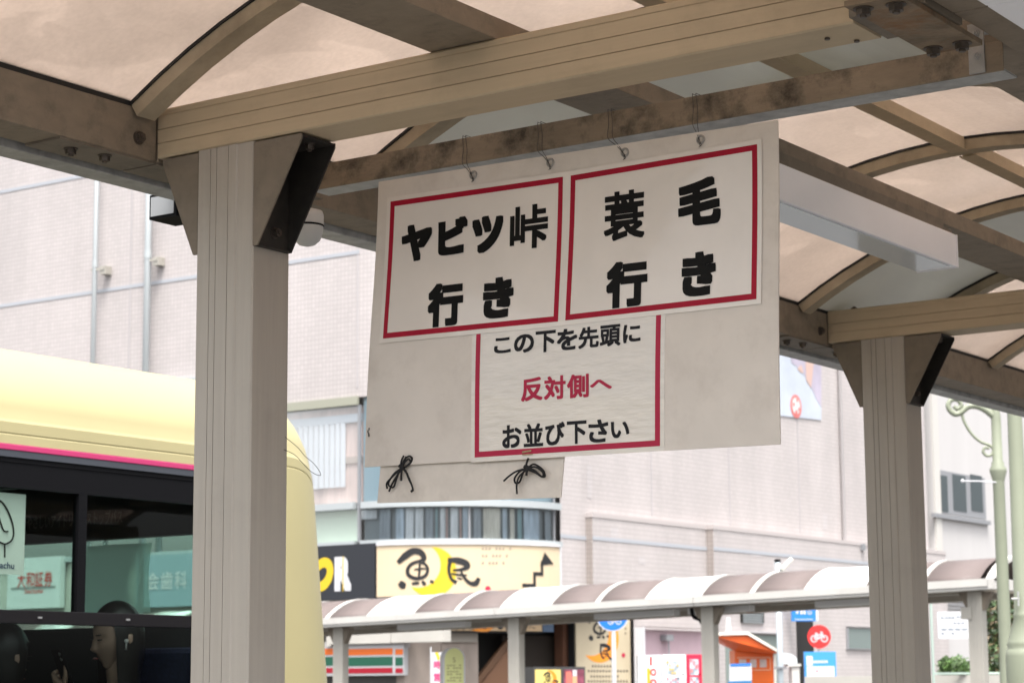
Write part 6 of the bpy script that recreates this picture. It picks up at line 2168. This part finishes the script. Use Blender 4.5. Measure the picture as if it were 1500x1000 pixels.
prism(bm, [fr(0.003)(U(950.5), Z(974)), fr(0.003)(U(954), Z(974)), fr(0.003)(U(954), Z(961)), fr(0.003)(U(950.5), Z(961))], n * 0.003)
obj('red_marks', bm, mat('machine_red', (0.68, 0.04, 0.03), 0.4), VM)
bm = BM(); prism(bm, [fr(0.002)(U(946), Z(1006)), fr(0.002)(U(951), Z(1006)), fr(0.002)(U(951), Z(978)), fr(0.002)(U(946), Z(978))], n * 0.002)
obj('amber_panel', bm, mat('amber_panel', (0.70, 0.38, 0.03), 0.4), VM)
def capsule(name, label, pa, pb, py0, colour, glass_rows, d):
    global p, r, n, k
    p, r, n, k = face_cam((pa + pb) / 2, d)
    Z = lambda py: at((pa + pb) / 2, py, d=d).z
    U = lambda px: (px - (pa + pb) / 2) * k
    t = thing(name, label, 'vending machine', tuple(p))
    bm = BM(); prism(bm, [fr(0)(U(pa), 0.03), fr(0)(U(pb), 0.03), fr(0)(U(pb), Z(py0)), fr(0)(U(pa), Z(py0))], -n * 0.5)
    obj('cabinet', bm, mat(name + '_paint', colour, 0.35), t)
    pm = mat(name + '_display', (0.40, 0.46, 0.52), 0.3, var=0.7, vscale=9)
    for ya, yb in glass_rows:
        bm = BM(); prism(bm, [fr(0.003)(U(pa) + 5 * k, Z(yb)), fr(0.003)(U(pb) - 9 * k * (pb - pa) / 34, Z(yb)), fr(0.003)(U(pb) - 9 * k * (pb - pa) / 34, Z(ya)), fr(0.003)(U(pa) + 5 * k, Z(ya))], n * 0.004)
        o = obj('display', bm, pm, t)
        bm = BM()
        for q_ in range(7):
            u = U(pa) + (7 + (q_ * 3.7) % ((pb - pa) * 0.45)) * k
            v = Z(ya + 2 + (q_ * 5.3) % max(yb - ya - 4, 1))
            lathe(bm, fr(0.008)(u, v), [(1.6 * k, 0), (1.6 * k, 0.01)], n=8, axis=n)
        obj('capsules', bm, [mat('capsule_mix', random.choice([(0.7, 0.5, 0.1), (0.2, 0.5, 0.3), (0.7, 0.2, 0.2)]), 0.4)], o)
    bm = BM(); prism(bm, [fr(0.003)(U(pb) - 6 * k, Z(988)), fr(0.003)(U(pb) - 3.5 * k, Z(988)), fr(0.003)(U(pb) - 3.5 * k, Z(985.5)), fr(0.003)(U(pb) - 6 * k, Z(985.5))], n * 0.004)
    obj('coin_slot', bm, M['black'], t)
capsule('white_capsule_machine', 'white toy capsule machine left of the red one', 969.5, 1003.5, 958, (0.78, 0.79, 0.79), ((967, 987), (991, 1010)), 42.5)
capsule('red_capsule_machine', 'red toy capsule machine beside the canopy post', 1004, 1028, 958, (0.62, 0.02, 0.06), ((965, 988), (991, 1010)), 42.5)

# white notice and fence with ivy at the far right
p, r, n, k = face_cam(1415, 30)
Z = lambda py: at(1415, py, d=30).z
U = lambda px: (px - 1415) * k
FN = thing('fence', 'pale green metal fence before the ivy at the right', 'fence', tuple(p))
for pa, pb, ya, yb in ((1363, 1366, 876, 1010), (1464, 1467, 880, 1010), (1366.2, 1463.8, 984, 987), (1366.2, 1463.8, 876, 878)):
    bm = BM(); prism(bm, [fr(0)(U(pa), Z(yb)), fr(0)(U(pb), Z(yb)), fr(0)(U(pb), Z(ya)), fr(0)(U(pa), Z(ya))], -n * 0.05)
    obj('rail' if pb - pa > 20 else 'post', bm, mat('pale_green_metal', (0.36, 0.45, 0.40), 0.5), FN)
bm = BM(); box(bm, p.x - 2.5, p.x + 2, p.y + 0.0, p.y + 0.5, 0.0, Z(988)); 
obj('plinth', bm, M['concrete'], FN)
p, r, n, k = face_cam(1398, 29)
Z = lambda py: at(1398, py, d=29).z
U = lambda px: (px - 1398) * k
WN = thing('white_notice', 'white notice with rounded corners hung on the fence', 'notice board', tuple(p + Vector((0, 0, 2))))
bm = BM(); 
prism(bm, [fr(0)(U(a_), Z(b_)) for a_, b_ in ((1375, 935), (1421, 935), (1423, 933), (1423, 897), (1421, 895), (1375, 895), (1373, 897), (1373, 933))], -n * 0.03)
obj('board', bm, M['sign_white'], WN)
bm = BM()
for a_, b_, w_ in ((1380, 904, 2), (1386, 904, 2), (1391, 904, 2), (1396, 904, 2), (1403, 903, 2), (1408, 903, 2), (1398, 912, 2), (1404, 912, 2), (1410, 912, 2), (1382, 921, 4), (1392, 921, 4), (1402, 921, 4), (1412, 921, 4), (1380, 927, 2), (1395, 927, 2)):
    quad(bm, [fr(0.004)(U(a_) + c_ * w_ * k, Z(b_) + e_ * k) for c_, e_ in ((-1, -1.1), (1, -1.1), (1, 1.1), (-1, 1.1))])
obj('small_print', bm, mat('blue_grey_print', (0.20, 0.24, 0.28), 0.5), WN)
def leafy(name, label, cat, pts, n_leaf, size, cols, seedv):
    """leaf blades spread through a volume given by a list of (centre, radius)"""
    rnd = random.Random(seedv)
    bm = BM()
    for i in range(n_leaf):
        c, rr = pts[rnd.randrange(len(pts))]
        dv = Vector((rnd.gauss(0, 1), rnd.gauss(0, 1), rnd.gauss(0, 1))).normalized() * rr * rnd.uniform(0.55, 1.05)
        q_ = c + dv
        if q_.z < 0.05: continue
        a_ = Vector((rnd.uniform(-1, 1), rnd.uniform(-1, 1), rnd.uniform(-0.5, 0.9))).normalized()
        b_ = a_.orthogonal().normalized()
        s = size * rnd.uniform(0.6, 1.3)
        f = bm.faces.new([bm.verts.new(q_ - b_ * s * 0.4), bm.verts.new(q_ + a_ * s * 0.6 - b_ * s * 0.1), bm.verts.new(q_ + a_ * s), bm.verts.new(q_ + a_ * s * 0.6 + b_ * s * 0.45)])
        f.material_index = rnd.randrange(len(cols))
    t = thing(name, label, cat, tuple(Vector((pts[0][0].x, pts[0][0].y, 0))))
    o = obj('foliage', bm, cols, t)
    o['kind'] = 'stuff'
    bm = BM()
    for c, rr in pts[::3]:
        tube(bm, spline([(c.x, c.y, 0), (c.x + rr * 0.2, c.y, c.z * 0.5), (c.x, c.y, c.z)], 4), 0.02, n=5)
    obj('stem', bm, mat('stem_brown', (0.09, 0.07, 0.05), 0.9), t)
lf = [mat('ivy_leaf_dark', (0.025, 0.05, 0.018), 0.5), mat('ivy_leaf', (0.05, 0.095, 0.03), 0.5), mat('ivy_leaf_brown', (0.12, 0.085, 0.04), 0.6), mat('ivy_leaf_pale', (0.09, 0.14, 0.05), 0.5)]
pts = []
for i in range(26):
    q_ = at(random.uniform(1444, 1500), random.uniform(884, 990), d=random.uniform(30.8, 32))
    pts.append((q_, random.uniform(0.22, 0.4)))
leafy('ivy_hedge', 'dark green ivy hedge behind the fence at the right edge', 'hedge', pts, 5200, 0.085, lf, 3)
pts = []
for i in range(16):
    q_ = at(random.uniform(1382, 1440), random.uniform(972, 992), d=random.uniform(30.3, 31))
    pts.append((q_, random.uniform(0.08, 0.14)))
leafy('low_shrub', 'low bright green shrub at the foot of the fence under the white notice', 'shrub', pts, 2600, 0.06, [lf[1], lf[3], mat('grass_leaf', (0.10, 0.19, 0.05), 0.5)], 4)

# green street lamp posts
M['lamp_green'] = mat('sage_green_paint', (0.235, 0.255, 0.185), 0.45, var=0.06, vscale=3)
p, r, n, k = face_cam(1471, 22)
Z = lambda py: at(1471, py, d=22).z
U = lambda px: (px - 1471) * k
SLP = thing('street_lamp', 'sage green street lamp post with a scrolled bracket', 'street lamp', tuple(p))
bm = BM()
lathe(bm, p, [(0.10, 0), (0.10, 0.35), (10 * k, Z(985)), (9.2 * k, Z(960)), (8.6 * k, Z(702)), (9 * k, Z(700)), (12.5 * k, Z(687)), (12.5 * k, Z(683)), (9.5 * k, Z(678)), (9.5 * k, Z(674)), (7.6 * k, Z(671)), (7.2 * k, Z(606)), (6 * k, Z(595)), (4 * k, Z(580)), (3 * k, Z(300))], n=28)
obj('shaft', bm, M['lamp_green'], SLP, smooth=True)
bm = BM()
sc_ = [(1468, 604), (1456, 594), (1443, 588), (1430, 589), (1420, 597), (1411, 600), (1403, 594), (1401, 585), (1407, 578), (1416, 579), (1420, 587), (1414, 592), (1409, 588)]
tube(bm, spline([fr(0.0)(U(a_), Z(b_)) for a_, b_ in sc_], 6), [5.2 * k * (1 - 0.45 * i / 72) for i in range(73)], n=12)
sc_ = [(1420, 596), (1424, 612), (1434, 630), (1447, 642), (1459, 647), (1465, 653), (1463, 661), (1455, 663), (1450, 657), (1453, 651), (1459, 652)]
tube(bm, spline([fr(0.0)(U(a_), Z(b_)) for a_, b_ in sc_], 6), 2.3 * k, n=10)
obj('scroll_bracket', bm, M['lamp_green'], SLP, smooth=True)
bm = BM()
tube(bm, [fr(0.04)(U(1470), Z(704)), fr(0.06)(U(1440), Z(702)), fr(0.06)(U(1416), Z(701.5))], 0.007, n=6)
lathe(bm, fr(0.06)(U(1416), Z(701.5)), [(0.004, -0.02), (0.018, -0.008), (0.018, 0.008), (0.004, 0.02)], n=10)
obj('stay_rod', bm, M['sign_white'], SLP)
bm = BM()
lathe(bm, p + Vector((0, 0, Z(975))), [(8.4 * k, -0.05), (8.8 * k, -0.048), (8.8 * k, 0.05), (8.4 * k, 0.052)], n=20)
obj('blue_band', bm, mat('blue_tape', (0.03, 0.18, 0.62), 0.4), SLP)
p, r, n, k = face_cam(1499, 14)
Z = lambda py: at(1499, py, d=14).z
SL2 = thing('street_lamp', 'thick sage green lamp post with a flared base at the right edge', 'street lamp', tuple(p))
bm = BM()
lathe(bm, p, [(28 * k, 0), (28 * k, Z(960)), (27 * k, Z(952)), (24 * k, Z(948)), (25.5 * k, Z(944)), (24 * k, Z(939)), (14 * k, Z(905)), (15 * k, Z(902)), (14 * k, Z(898)), (12.8 * k, Z(894)), (10.5 * k, Z(560)), (10 * k, Z(200))], n=36)
obj('shaft', bm, M['lamp_green'], SL2, smooth=True)
bm = BM()
tube(bm, [p + n * 0.07 - r * 20 * k + Vector((0, 0, Z(877))), p + n * 0.07 - r * 8 * k + Vector((0, 0, Z(877)))], 0.007, n=6)
tube(bm, [p + n * 0.07 - r * 10 * k + Vector((0, 0, Z(887))), p + n * 0.07 - r * 10 * k + Vector((0, 0, Z(866)))], 0.007, n=6)
obj('stay_rod', bm, M['galv'], SL2)
